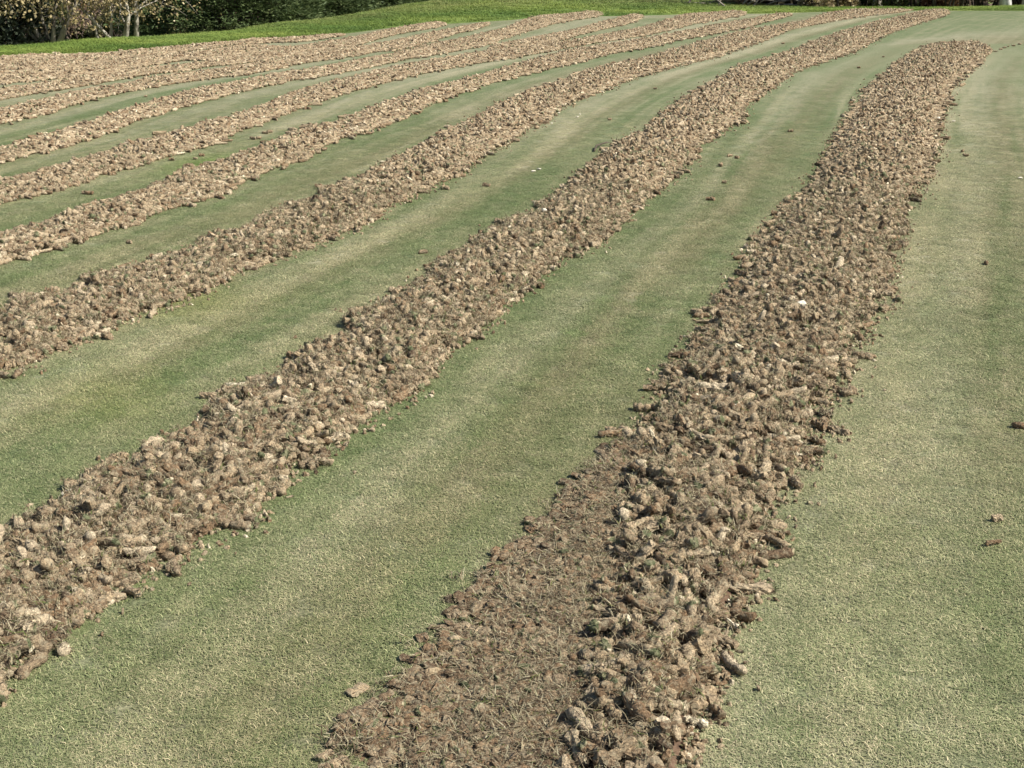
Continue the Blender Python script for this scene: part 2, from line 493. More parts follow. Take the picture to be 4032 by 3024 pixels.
PILE_H = dict(A=0.056, B=0.052, C=0.042, D=0.036, E=0.032, E2=0.024, F=0.028, G=0.026, H=0.024, I=0.022, J=0.02, K=0.018)


def resample(p, n):
    p = np.asarray(p)
    d = np.r_[0, np.cumsum(np.linalg.norm(np.diff(p, axis=0), axis=1))]
    t = np.linspace(0, d[-1], n)
    return np.c_[np.interp(t, d, p[:, 0]), np.interp(t, d, p[:, 1])], d[-1]


def extend(p, L):
    k = max(2, int(len(p) * 0.12))
    d = p[-1] - p[-1 - k]; d = d / np.linalg.norm(d)
    return np.vstack([p, p[-1] + d * L])


def build_edges(r, h, ext, n=None):
    up0 = np.array([gp(u, v) for u, v in r['up']])
    uph = np.array([gp(u, v, h + 0.012) for u, v in r['up']])
    lo = np.array([gp(u, v) for u, v in r['lo']])
    _, L = resample(lo, 10)
    n = n or int(max(12, L / 0.12))
    up0, _ = resample(up0, n); uph, _ = resample(uph, n); lo, _ = resample(lo, n)
    tang = np.gradient(lo, axis=0); tang /= np.linalg.norm(tang, axis=1)[:, None]
    nrm = np.c_[-tang[:, 1], tang[:, 0]]
    s = np.sign(np.sum(np.sum((up0 - lo) * nrm, axis=1))); nrm = nrm * s
    w0 = np.sum((up0 - lo) * nrm, axis=1)
    wh = 2 * np.sum((uph - lo) * nrm, axis=1)
    w = np.minimum(w0, np.maximum(wh, 0.0))
    w = np.maximum(w, np.minimum(0.26, np.maximum(w0, 0.06)))
    w = np.convolve(np.r_[w[0], w, w[-1]], [0.25, 0.5, 0.25], 'valid')
    up = up0 + nrm * (w - w0)[:, None] * 0.999
    if ext:
        lo = extend(lo, ext); up = extend(up, ext)
    return up, lo


EDGE = {}
for k, r in ROWS.items():
    EDGE[k] = build_edges(r, PILE_H[k], 0.0 if k == 'E2' else 0.9)
EDGE['smear'] = build_edges(SMEAR, 0.0, 0.3)
MID = {k: (a + b) / 2 for k, (a, b) in EDGE.items()}

# ------------------------------------------------------------------ terrain
BOUND = nat([(-900, 250), (-400, 238), (0, 222), (240, 212), (420, 206), (600, 190), (800, 173), (1000, 155), (1200, 146), (1400, 128), (1600, 102), (1800, 92), (2000, 80), (2200, 62), (2400, 64), (2600, 60), (2800, 52), (3000, 54), (3200, 48), (3400, 42), (3600, 42), (4032, 43), (4600, 44), (5400, 50)])
CREST = nat([(-900, 222), (-400, 210), (0, 200), (150, 191), (250, 184), (400, 171), (560, 164), (690, 155), (900, 136), (1108, 102), (1307, 80), (1488, 46), (1759, 1), (2000, -28), (2300, -36), (2560, -22), (2760, 1), (2900, 13), (3053, 26), (3232, 37), (3412, 36), (3642, 35), (4032, 28), (4600, 26), (5400, 30)])
bw = np.array([gp(u, v) for u, v in BOUND])
b_az = np.arctan2(bw[:, 0], bw[:, 1]); b_r = np.hypot(bw[:, 0], bw[:, 1])
CU = np.array([c[0] for c in CREST]); CV = np.array([c[1] for c in CREST])
c_ext = np.interp(CU, [0, 100, 200, 300, 420, 560, 680, 760, 820, 1024], [1.6, 1.6, 2.2, 3.5, 7.0, 8.5, 7.5, 5.0, 2.0, 2.0])
c_az, c_r, c_z = [], [], []
for (u, v), e in zip(CREST, c_ext):
    d = ray(u, v); az = math.atan2(d[0], d[1]); hl = math.hypot(d[0], d[1])
    r = np.interp(az, b_az, b_r) + e
    c_az.append(az); c_r.append(r); c_z.append(CAMH + d[2] / hl * r)
c_az, c_r, c_z = map(np.array, (c_az, c_r, c_z))


def terrain(x, y):
    x = np.asarray(x, float); y = np.asarray(y, float)
    az = np.arctan2(x, y); r = np.hypot(x, y)
    rb = np.interp(az, b_az, b_r); rc = np.interp(az, c_az, c_r); zc = np.interp(az, c_az, c_z)
    t = np.clip((r - rb) / (rc - rb), 0, 1)
    z = zc * (t * t * (3 - 2 * t) * 0.5 + t * 0.5)
    q = np.clip(r - rc, 0, None)
    drop = np.interp(az, [-0.4, 0.1, 0.2], [0.085, 0.09, 0.118]) * q * q / (q + 1.6)
    z = z - np.minimum(drop, 1.6 + 0.0 * q)
    z = z + (fbm(x * 0.9, y * 0.9, 5) - 0.5) * 0.05 * np.clip((r - rb) / 1.5, 0, 1) * np.clip(1 - q / 6, 0, 1)
    return z, r - rb


# colours of the turf (albedo)
GREEN = np.array((0.112, 0.138, 0.066)); DEEP = np.array((0.090, 0.122, 0.050)); STRAW = np.array((0.270, 0.250, 0.160))
OLIVE = np.array((0.142, 0.132, 0.072)); GREY = np.array((0.166, 0.168, 0.094)); BRIGHT = np.array((0.105, 0.158, 0.035))
PALE = np.array((0.215, 0.212, 0.136))
GAPS = {  # across each gap, from the far row to the near one
    ('B', 'A'): [(0, GREEN), (.16, GREEN), (.34, PALE), (.5, OLIVE), (.62, OLIVE), (.74, GREEN), (.88, GREY), (1, PALE)],
    ('C', 'B'): [(0, GREY), (.18, PALE), (.34, STRAW), (.48, OLIVE), (.62, DEEP), (.75, GREEN), (.88, GREY), (1, GREY)],
    ('D', 'C'): [(0, GREEN), (.2, GREEN), (.4, GREY), (.65, OLIVE), (.85, GREY), (1, GREY)],
    ('E', 'D'): [(0, GREY), (.25, PALE), (.45, STRAW), (.65, GREY), (.82, DEEP), (1, GREEN)],
    ('F', 'E'): [(0, GREY), (.3, PALE), (.6, GREY), (1, GREEN)],
    ('G', 'F'): [(0, GREY), (.35, PALE), (.6, GREEN), (.85, DEEP), (1, GREEN)],
    None: [(0, GREY), (.35, PALE), (.7, GREY), (1, GREEN)],
    'right': [(0, PALE), (.18, STRAW), (.34, PALE), (.5, OLIVE), (.62, GREY), (.75, GREEN), (.9, DEEP), (1, GREEN)],
}
ORDER = ['K', 'J', 'I', 'H', 'G', 'F', 'E', 'D', 'C', 'B', 'A']


def signed(px, py, mid):
    """signed distance to a polyline (positive on its near / right side) and position along it"""
    n = len(px); best = np.full(n, 1e9); sg = np.zeros(n); al = np.zeros(n)
    seg = np.linalg.norm(np.diff(mid, axis=0), axis=1); cum = np.r_[0, np.cumsum(seg)]
    m = mid[::max(1, len(mid) // 26)]
    if not np.allclose(m[-1], mid[-1]): m = np.vstack([m, mid[-1]])
    cum = np.r_[0, np.cumsum(np.linalg.norm(np.diff(m, axis=0), axis=1))]
    for i in range(len(m) - 1):
        a = m[i]; d = m[i + 1] - a; L2 = d @ d
        t = ((px - a[0]) * d[0] + (py - a[1]) * d[1]) / L2
        lo_ = -3.0 if i == 0 else 0.0; hi_ = 3.0 if i == len(m) - 2 else 1.0
        t = np.clip(t, lo_, hi_)
        ex = px - a[0] - t * d[0]; ey = py - a[1] - t * d[1]
        dist = np.hypot(ex, ey)
        cr = d[0] * ey - d[1] * ex       # rows run from far to near; near/right side gives cr > 0
        w = dist < best
        best = np.where(w, dist, best); sg = np.where(w, np.sign(cr), sg); al = np.where(w, cum[i] + t * math.sqrt(L2), al)
    return best * sg, al


def turf_colour(px, py):
    px = np.asarray(px, float); py = np.asarray(py, float)
    D = {}; AL = {}
    for k in ORDER:
        D[k], AL[k] = signed(px, py, MID[k])
    col = np.tile(GREY, (len(px), 1))
    dA = D['A']
    wob = (fbm(px * 1.3, py * 0.8, 3) - 0.5) * 0.22
    for i in range(len(ORDER)):
        k = ORDER[i]
        if k == 'A':
            sel = D['A'] > 0
            s = (D['A'] - 0.22) / 1.15 + wob
            prof = GAPS['right']; al = AL['A']; dd = D['A']
        else:
            nx = ORDER[i + 1]
            sel = (D[k] > 0) & (D[nx] <= 0)
            tot = D[k] - D[nx]
            s = (D[k] - 0.24) / np.maximum(tot - 0.48, 0.1) + wob * 0.6
            prof = GAPS.get((k, nx), GAPS[None]); al = AL[k]; dd = D[k]
        ss = np.clip(s, 0, 1)
        ps = [p for p, _ in prof]
        c = np.stack([np.interp(ss, ps, [q[j] for _, q in prof]) for j in range(3)], 1)
        # streaks that run with the drag mat and mower
        st = fbm(dd * 16, al * 0.45, 40 + i, 3) - 0.5
        st2 = fbm(dd * 5, al * 0.25, 60 + i, 2) - 0.5
        c = c * 0.86 + np.array((0.154, 0.160, 0.092)) * 0.14
        st3 = fbm(dd * 42, al * 0.6, 80 + i, 2) - 0.5
        f = np.clip(st * 1.9 + st2 * 0.8 + st3 * 1.3, -0.7, 0.7)[:, None] * np.clip(1.6 - py / 14, 0.4, 1)[:, None]
        if k in 'AB':
            ml = np.sin(dd * 36 + 3 * fbm(dd * 2, al * 0.3, 71)) * np.clip(fbm(dd * 1.5, al * 0.5, 72) * 2.2 - 0.7, 0, 1) * np.clip((py - 3.5) / 3, 0, 1)
            f = f + (0.30 * ml)[:, None]
        c = np.where(f > 0, c + (STRAW - c) * f * 1.0, c + (DEEP - c) * (-f) * 1.1)
        col = np.where(sel[:, None], c, col)
    bl = fbm(px * 2.2, py * 1.2, 90, 4) - 0.5
    bl = np.clip(bl * 1.6, -0.5, 0.5)[:, None]
    col = np.where(bl > 0, col + (STRAW - col) * bl * 0.5, col + (DEEP - col) * (-bl) * 0.7)
    fm = fbm(px * 11, py * 7, 95, 3) - 0.5
    fm = np.clip(fm * 1.5, -0.5, 0.5)[:, None]
    col = np.where(fm > 0, col + (STRAW - col) * fm * 0.45, col + (DEEP - col) * (-fm) * 0.6)
    fw = (np.clip((py - 12.5) / 6, 0, 1) * 0.65 * (D['A'] > -1.2))[:, None]
    col = col + (np.array((0.140, 0.158, 0.083)) - col) * fw
    # yellow green patches seen in the photograph
    for u, v, rad, c, a in [(210, 164, .28, BRIGHT, .8), (195, 303, .22, (0.17, .175, .06), .6), (101, 391, .2, (.15, .16, .055), .4), (118, 410, .15, (.15, .16, .055), .4),
                            (1003, 640, .30, DEEP, .5), (985, 560, .35, DEEP, .4), (905, 560, .22, OLIVE, .3), (860, 470, .3, STRAW, .4), (890, 640, .25, STRAW, .25),
                            (60, 497, .25, DEEP, .5), (30, 470, .3, DEEP, .4), (540, 500, .3, OLIVE, .5), (600, 410, .4, OLIVE, .5), (250, 690, .4, OLIVE, .45)]:
        g = gp(u, v); w = (a * np.exp(-((px - g[0]) ** 2 + ((py - g[1]) / 1.5) ** 2) / rad ** 2))[:, None]
        col = col + (np.array(c) - col) * w
    return np.clip(col, 0.01, 0.8)


def rough_colour(px, py, dist):
    n = fbm(px * 0.8, py * 0.8, 120, 4); n2 = fbm(px * 3.5, py * 3.5, 130, 3)
    a = np.array((0.062, 0.105, 0.020)); b = np.array((0.140, 0.182, 0.042)); c = np.array((0.135, 0.150, 0.055))
    f = np.clip((n - 0.3) * 2.2, 0, 1)[:, None]
    col = a + (b - a) * f
    f2 = np.clip((dist - 2.2) / 2.5, 0, 1)[:, None] * np.clip((n2[:, None] - 0.25) * 2, 0.2, 1)
    col = col + (c - col) * f2
    return col


# one polar sheet out to the horizon, finest in front of the camera
az = np.concatenate([np.linspace(-math.pi, -0.62, 40)[:-1], np.linspace(-0.62, -0.40, 24)[:-1], np.linspace(-0.40, 0.40, 380), np.linspace(0.40, 0.62, 24)[1:], np.linspace(0.62, math.pi, 40)[1:]])
base_r = np.concatenate([[0.3, 0.8, 1.4, 1.9], np.geomspace(2.3, 15.5, 300)])
na = len(az); rb = np.interp(az, b_az, b_r); rc = np.interp(az, c_az, c_r)
rings = []
for f in np.linspace(0, 1, len(base_r)):
    pass
R = np.zeros((0, na))
lead = base_r / base_r[-1]
inner = lead[:, None] * rb[None, :]                      # scaled so that the last ring is the green's edge
mid_ = rb[None, :] + (rc - rb)[None, :] * np.linspace(0, 1, 26)[1:, None]
outer = rc[None, :] + np.concatenate([np.linspace(0.6, 12, 18), np.geomspace(14, 900, 22)])[:, None]
R = np.vstack([inner, mid_, outer])
X = R * np.sin(az)[None, :]; Y = R * np.cos(az)[None, :]
Z, DB = terrain(X.ravel(), Y.ravel())
Z = Z.reshape(X.shape); Z[:len(inner)] = 0.0
far = np.clip((R - rc[None, :] - 14) / 60, 0, 1)
nI = len(inner)


def sheet(name, r0, r1, colf, close):
    xs = X[r0:r1]; ys = Y[r0:r1]; zs = Z[r0:r1]
    nr = xs.shape[0]
    V = np.stack([xs, ys, zs], -1).reshape(-1, 3)
    idx = np.arange(nr * na).reshape(nr, na)
    a = idx[:-1, :-1].ravel(); b = idx[1:, :-1].ravel(); c = idx[1:, 1:].ravel(); d = idx[:-1, 1:].ravel()
    Fq = np.stack([a, d, c, b], 1)
    me = bpy.data.meshes.new(name)
    me.vertices.add(len(V)); me.vertices.foreach_set('co', V.astype(np.float32).ravel())
    me.loops.add(Fq.size); me.loops.foreach_set('vertex_index', Fq.astype(np.int32).ravel())
    me.polygons.add(len(Fq)); me.polygons.foreach_set('loop_start', np.arange(0, Fq.size, 4, dtype=np.int32))
    me.polygons.foreach_set('use_smooth', np.ones(len(Fq), bool))
    me.materials.append(M_TURF)
    at = me.attributes.new('tcol', 'FLOAT_VECTOR', 'POINT')
    at.data.foreach_set('vector', colf(V[:, 0], V[:, 1]).astype(np.float32).ravel())
    me.update(); me.validate()
    o = link(name, me)
    o['kind'] = 'structure'
    return o


g = sheet('putting_green', 0, nI, lambda x, y: turf_colour(x, y) * 0.92, True)
g['label'] = 'close mown pale green putting surface between the rows of cores'
g = sheet('rough_grass', nI - 1, len(R), lambda x, y: rough_colour(x, y, terrain(x, y)[1]), False)
g['label'] = 'brighter longer grass on the low bank behind the putting green'

# ------------------------------------------------------------------ prototypes for cores and tufts (kept out of the scene's own collection)
def core_mesh(name, seed, seg, rings, fibres, grass, smooth=False):
    """a plug along X, 1 unit long, radius ~0.18; part: 0 soil, .5 fibre, 1 grass"""
    r = np.random.default_rng(seed)
    V, Fc, part, rn = [], [], [], []
    prof = r.uniform(0.78, 1.16, rings + 1)
    ph = r.uniform(0, 6.28, 4)
    bend = r.uniform(-0.07, 0.07); bend2 = r.uniform(-0.05, 0.05)
    rad = 0.175
    for i in range(rings + 1):
        t = i / rings
        x = (t - 0.5)
        for k in range(seg):
            a = 2 * math.pi * k / seg
            rr = rad * prof[i] * (1 + 0.10 * math.sin(2 * a + ph[0] + t * 4) + 0.07 * math.sin(3 * a + ph[1] - t * 7) + r.uniform(-0.22, 0.20))
            if i in (0, rings): rr *= 0.80
            dx = r.uniform(-0.02, 0.02) + (0.05 * math.sin(a + ph[2]) if i == 0 else 0.05 * math.sin(a + ph[3]) if i == rings else 0)
            V.append((x + dx, rr * math.cos(a) + bend * (4 * x * x), rr * math.sin(a) + bend2 * (4 * x * x)))
            part.append(1.0 if (grass and i == rings) else 0.0); rn.append(r.random())
    for i in range(rings):
        for k in range(seg):
            k2 = (k + 1) % seg
            Fc.append((i * seg + k, i * seg + k2, (i + 1) * seg + k2, (i + 1) * seg + k))
    for end, sgn in ((0, -1), (rings, 1)):
        c = len(V)
        V.append((sgn * (0.5 + r.uniform(0.01, 0.05)), bend, bend2)); part.append(1.0 if (grass and end == rings) else 0.0); rn.append(r.random())
        for k in range(seg):
            k2 = (k + 1) % seg
            f = (end * seg + k, end * seg + k2, c)
            Fc.append(f if sgn > 0 else f[::-1])
    for q in range(fibres):
        a = r.uniform(0, 6.28); x = r.uniform(-0.48, 0.5)
        isg = grass and q < fibres * 0.35
        if isg: x = 0.49
        base = np.array((x, rad * math.cos(a) * (r.uniform(0.2, 0.9) if isg else 0.95), rad * math.sin(a) * (r.uniform(0.2, 0.9) if isg else 0.95)))
        out = np.array((0.9 if isg else r.uniform(-0.9, 0.9), math.cos(a), math.sin(a))) + r.uniform(-0.6, 0.6, 3)
        out /= np.linalg.norm(out)
        ln = r.uniform(0.08, 0.2) if isg else r.uniform(0.05, 0.2)
        side = np.cross(out, r.normal(size=3)); side /= np.linalg.norm(side); side *= r.uniform(0.008, 0.018)
        n0 = len(V)
        for p in (base - side, base + side, base + out * ln):
            V.append(tuple(p)); part.append((1.0 if r.random() < 0.7 else 0.5) if isg else 0.5)
        v = r.random(); rn += [v, v, v]
        Fc.append((n0, n0 + 1, n0 + 2))
    return mesh_from(name, V, Fc, M_CORE, dict(part=part, rnd=rn), smooth=smooth)


def tuft_mesh(name, seed, n, rad, hmin, hmax, wid, lean, mat, straight=False):
    r = np.random.default_rng(seed)
    V, Fc, rn = [], [], []
    for q in range(n):
        a = r.uniform(0, 6.28); d = rad * math.sqrt(r.random())
        p = np.array((d * math.cos(a), d * math.sin(a), -0.001))
        h = r.uniform(hmin, hmax); w = wid * r.uniform(0.6, 1.3)
        th = r.uniform(0, 6.28); l1 = r.uniform(*lean)
        dirv = np.array((math.cos(th), math.sin(th), 0)); side = np.array((-math.sin(th), math.cos(th), 0)) * w * 0.5
        p1 = p + dirv * h * 0.5 * l1 * 0.6 + np.array((0, 0, h * 0.62)); p2 = p + dirv * h * l1 * 1.25 + np.array((0, 0, h * r.uniform(0.55, 1.0)))
        n0 = len(V)
        for s_ in (p - side, p + side, p1 + side * 0.9, p1 - side * 0.9, p2 + side * 0.3, p2 - side * 0.3): V.append(tuple(s_))
        v = r.random(); rn += [v] * 6
        Fc += [(n0, n0 + 1, n0 + 2, n0 + 3), (n0 + 3, n0 + 2, n0 + 4, n0 + 5)]
    return mesh_from(name, V, Fc, mat, dict(rnd=rn, part=[0.5] * len(V)))


def proto_collection(name, meshes):
    c = bpy.data.collections.new(name)
    for i, me in enumerate(meshes):
        o = bpy.data.objects.new('%s_%02d' % (name, i), me)
        c.objects.link(o)
    return c


NEAR = [core_mesh('core_near', 100 + i, 12, 8, 80, i % 2 == 0, i % 4 > 1) for i in range(8)]
FAR = [core_mesh('core_far', 200 + i, 7, 3, 4, i % 3 == 0) for i in range(6)]
FIB = [tuft_mesh('fibre_tuft', 300 + i, 16, 0.016, 0.006, 0.016, 0.0016, (0.5, 1.6), M_CORE) for i in range(4)]
COLL_CORE = proto_collection('core_variants', NEAR + FAR + FIB)
TUFT = [tuft_mesh('turf_tuft', 400 + i, 110, 0.036, 0.0028, 0.0068, 0.0014, (0.5, 1.8), M_BLADE) for i in range(6)]
COLL_TURF = proto_collection('turf_variants', TUFT)
RTUFT = [tuft_mesh('rough_tuft', 500 + i, 50, 0.10, 0.02, 0.05, 0.004, (0.5, 1.5), M_BLADE) for i in range(5)]
COLL_ROUGH = proto_collection('rough_variants', RTUFT)


def scatter_group(name, coll):
    ng = bpy.data.node_groups.new(name, 'GeometryNodeTree')
    ng.interface.new_socket('Geometry', in_out='INPUT', socket_type='NodeSocketGeometry')
    ng.interface.new_socket('Geometry', in_out='OUTPUT', socket_type='NodeSocketGeometry')
    n = ng.nodes; L = ng.links.new
    gi = n.new('NodeGroupInput'); go = n.new('NodeGroupOutput')

    def na_(nm, t):
        q = n.new('GeometryNodeInputNamedAttribute'); q.data_type = t; q.inputs['Name'].default_value = nm; return q
    sel = na_('is_pt', 'BOOLEAN')
    sep = n.new('GeometryNodeSeparateGeometry'); sep.domain = 'POINT'
    L(gi.outputs[0], sep.inputs['Geometry']); L(sel.outputs[0], sep.inputs['Selection'])
    ci = n.new('GeometryNodeCollectionInfo'); ci.inputs['Collection'].default_value = coll
    ci.inputs['Separate Children'].default_value = True; ci.inputs['Reset Children'].default_value = True
    iop = n.new('GeometryNodeInstanceOnPoints'); iop.inputs['Pick Instance'].default_value = True
    L(sep.outputs['Selection'], iop.inputs['Points']); L(ci.outputs[0], iop.inputs['Instance'])
    ix = na_('idx', 'INT'); L(ix.outputs[0], iop.inputs['Instance Index'])
    rt = na_('rot', 'FLOAT_VECTOR'); er = n.new('FunctionNodeEulerToRotation'); L(rt.outputs[0], er.inputs[0]); L(er.outputs[0], iop.inputs['Rotation'])
    sc = na_('scl', 'FLOAT_VECTOR'); L(sc.outputs[0], iop.inputs['Scale'])
    jn = n.new('GeometryNodeJoinGeometry')
    L(sep.outputs['Inverted'], jn.inputs[0]); L(iop.outputs[0], jn.inputs[0])
    L(jn.outputs[0], go.inputs[0])
    return ng


NG_CORE = scatter_group('scatter_cores', COLL_CORE)
NG_TURF = scatter_group('scatter_turf', COLL_TURF)
NG_ROUGH = scatter_group('scatter_rough', COLL_ROUGH)


def scatter_object(name, base_v, base_f, mat, pts, idx, rot, scl, ng, tone=None, tcol=None):
    nb = len(base_v); n = nb + len(pts)
    me = bpy.data.meshes.new(name)
    allv = np.vstack([np.asarray(base_v).reshape(-1, 3), pts]) if nb else np.asarray(pts)
    me.from_pydata([tuple(v) for v in allv[:nb]], [], base_f)
    me.vertices.add(len(pts))
    me.vertices.foreach_set('co', allv.astype(np.float32).ravel())
    me.materials.append(mat)

    def put(nm, typ, key, arr, width=1):
        a = me.attributes.new(nm, typ, 'POINT')
        z = np.zeros((nb, width)) if width > 1 else np.zeros(nb)
        full = np.concatenate([z, np.asarray(arr, float)], 0)
        dt = bool if typ == 'BOOLEAN' else np.int32 if typ == 'INT' else np.float32
        a.data.foreach_set(key, full.astype(dt).ravel())
    put('is_pt', 'BOOLEAN', 'value', np.ones(len(pts)))
    put('idx', 'INT', 'value', idx)
    put('rot', 'FLOAT_VECTOR', 'vector', rot, 3)
    put('scl', 'FLOAT_VECTOR', 'vector', scl, 3)
    if tone is not None: put('tone', 'FLOAT', 'value', tone)
    if tcol is not None: put('tcol', 'FLOAT_VECTOR', 'vector', tcol, 3)
    if nb: me.polygons.foreach_set('use_smooth', [True] * len(me.polygons))
    me.update()
    o = link(name, me)
    md = o.modifiers.new('scatter', 'NODES'); md.node_group = ng
    return o


# ------------------------------------------------------------------ the piles
DIA, CL = 0.0245, 0.060        # plug diameter and mean length, metres


def project(p):
    d = np.asarray(p) - np.array((0, 0, CAMH))
    zc = d[:, 1] * cp - d[:, 2] * sp
    yc = d[:, 1] * sp + d[:, 2] * cp
    return 512 + F * d[:, 0] / zc, 384 - F * yc / zc, zc


def tones(n):
    t = np.clip(rng.normal(0.52, 0.22, n), 0, 0.9)
    m = rng.random(n)
    t = np.where(m < 0.024, rng.uniform(0.93, 1.0, n), t)
    return np.where(m > 0.94, rng.uniform(0.05, 0.2, n), t)


def pile(key, density):
    up, lo = EDGE[key]; hmax = PILE_H[key]
    n = len(up)
    seg = np.linalg.norm(np.diff((up + lo) / 2, axis=0), axis=1)
    wid = np.linalg.norm(up - lo, axis=1)
    area = seg * (wid[:-1] + wid[1:]) / 2
    cnt = int(area.sum() * density)
    cum = np.r_[0, np.cumsum(area)]
    q = rng.random(cnt) * cum[-1]
    i = np.clip(np.searchsorted(cum, q) - 1, 0, n - 2)
    t = (q - cum[i]) / area[i]
    v = rng.beta(1.05, 1.05, cnt)
    wl = wid[i] + (wid[i + 1] - wid[i]) * t
    ins = np.clip({'A': 0.040, 'B': 0.038, 'C': 0.036, 'D': 0.036}.get(key, 0.04) / wl, 0, 0.3)
    v = ins + (1 - 2 * ins) * v
    strag = rng.random(cnt) < (0.05 if key in 'ABCD' else 0.02)
    v = np.where(strag, np.where(rng.random(cnt) < 0.5, rng.normal(0.01, 0.06, cnt), rng.normal(0.99, 0.06, cnt)), v)
    a = up[i] + (up[i + 1] - up[i]) * t[:, None]; b = lo[i] + (lo[i + 1] - lo[i]) * t[:, None]
    pos = a + (b - a) * v[:, None]
    ve_ = np.clip((v - ins * 0.7) / (1 - 1.4 * ins), 0, 1)
    sv = np.clip(4 * ve_ * (1 - ve_), 0, 1)
    lump = 0.65 + 0.7 * fbm(pos[:, 0] * 5, pos[:, 1] * 5, 17)
    endf = np.clip((i + t) / 2.5, 0.25, 1)
    hs = hmax * sv ** 0.55 * lump * endf
    z = np.maximum(hs * rng.uniform(0.35, 1.12, cnt), DIA * 0.45)
    yaw = rng.uniform(0, 6.283, cnt)
    pit = rng.normal(0, 0.28, cnt)
    steep = (rng.random(cnt) < (0.14 if key in 'ABC' else 0.05)) & (z > DIA)
    pit = np.where(steep, rng.uniform(0.6, 1.3, cnt) * np.sign(rng.normal(size=cnt)), pit)
    pit = np.where(z < DIA * 0.6, pit * 0.2, pit)
    ln = np.clip(rng.normal(CL, 0.02, cnt), 0.018, 0.105)
    dm = DIA * rng.uniform(0.75, 1.2, cnt) / 0.35
    tone = tones(cnt)
    wh = tone > 0.92
    ln = np.where(wh, ln * 0.72, ln); dm = np.where(wh, dm * 0.6, dm)
    scl = np.c_[ln, dm, dm * rng.uniform(0.85, 1.05, cnt)]
    rot = np.c_[rng.uniform(0, 6.28, cnt), pit, yaw]
    P3 = np.c_[pos, z]
    # mound of finer soil under the plugs
    m = 11
    vv = np.linspace(0.08, 0.92, m)
    MV = []
    for j in range(n):
        for w in vv:
            p = up[j] + (lo[j] - up[j]) * w
            hh = hmax * (4 * w * (1 - w)) ** 0.6 * 0.38 * min(1, max(0.2, j / 2.5)) * (0.65 + 0.7 * fbm(np.array([p[0] * 5]), np.array([p[1] * 5]), 17)[0])
            MV.append((p[0], p[1], max(hh, 0.004) if 0.09 < w < 0.91 else -0.002))
    MF = [(j * m + k, j * m + k + 1, (j + 1) * m + k + 1, (j + 1) * m + k) for j in range(n - 1) for k in range(m - 1)]
    up_is_left = np.cross((lo - up)[n // 2], (up[n // 2 + 1] - up[n // 2])) if n > 3 else 1
    if up_is_left < 0: MF = [f[::-1] for f in MF]
    return P3, rot, scl, v, hs, MV, MF, tone


ROW_LABEL = {
    'A': 'long widest row of brown soil cores running up the right side, nearest the camera',
    'B': 'row of brown soil cores from the lower left corner up to the top right, second nearest',
    'C': 'row of soil cores reaching the left edge halfway up the picture, third nearest',
    'D': 'row of soil cores reaching the left edge a third of the way down, fourth nearest',
    'E': 'narrow row of soil cores, fifth from the camera, ending at the bank',
    'E2': 'short spur of soil cores that joins the fifth row near the grassy bank',
    'F': 'narrow distant row of soil cores, sixth from the camera',
    'G': 'thin distant row of soil cores, seventh from the camera',
    'H': 'thin distant row of soil cores just in front of the crowded rows at far left',
    'I': 'front row of the three crowded rows of cores at the far left',
    'J': 'middle row of the three crowded rows of cores below the evergreens',
    'K': 'rearmost short row of cores against the bright grass at far left',
}
cand = []       # plugs that may become objects of their own
store = {}
for k in ROWS:
    dens = 1500 if k in 'AB' else 1150 if k in 'CD' else 820
    P3, rot, scl, v, hs, MV, MF, tone = pile(k, dens)
    u_, v_, zc = project(P3)
    vis = (u_ > 6) & (u_ < 1018) & (v_ > 4) & (v_ < 764)
    top = P3[:, 2] > np.minimum(hs * 0.93, hs - 0.002)
    size = scl[:, 0] * F / zc
    store[k] = dict(P=P3, rot=rot, scl=scl, v=v, MV=MV, MF=MF, zc=zc, u=u_, vv=v_, tone=tone, keep=np.ones(len(P3), bool))
    if k in 'ABC':
        for i in np.nonzero(vis & (top | (v < 0.02) | (v > 0.98)))[0]:
            cand.append((size[i], k, i))
cand.sort(reverse=True)
LOOSE = [(3083, 173), (2925, 194), (3381, 269), (3478, 226), (3113, 520), (2901, 625), (2873, 617), (2837, 655), (2852, 723), (2797, 789), (3350, 408), (3803, 617),
         (1481, 346), (2580, 352), (2401, 474), (2586, 471), (1915, 735), (1611, 799), (1666, 1000), (893, 559), (677, 633), (794, 616), (769, 629), (1063, 523), (1045, 527), (996, 550), (1020, 548),
         (352, 767), (338, 765), (1255, 738), (574, 383), (510, 960), (301, 2460), (161, 2526), (3882, 1043), (4022, 1690), (3926, 2055),
         (3905, 200), (3920, 205), (3940, 196), (3955, 190), (3970, 185), (3990, 182), (4015, 176), (3790, 600), (3910, 2150)]
N_IND = 300 - len(LOOSE)
placed = []


def tone_word(t):
    return 'pale' if t > 0.9 else 'light tan' if t > 0.66 else 'mid brown' if t > 0.42 else 'dark brown'


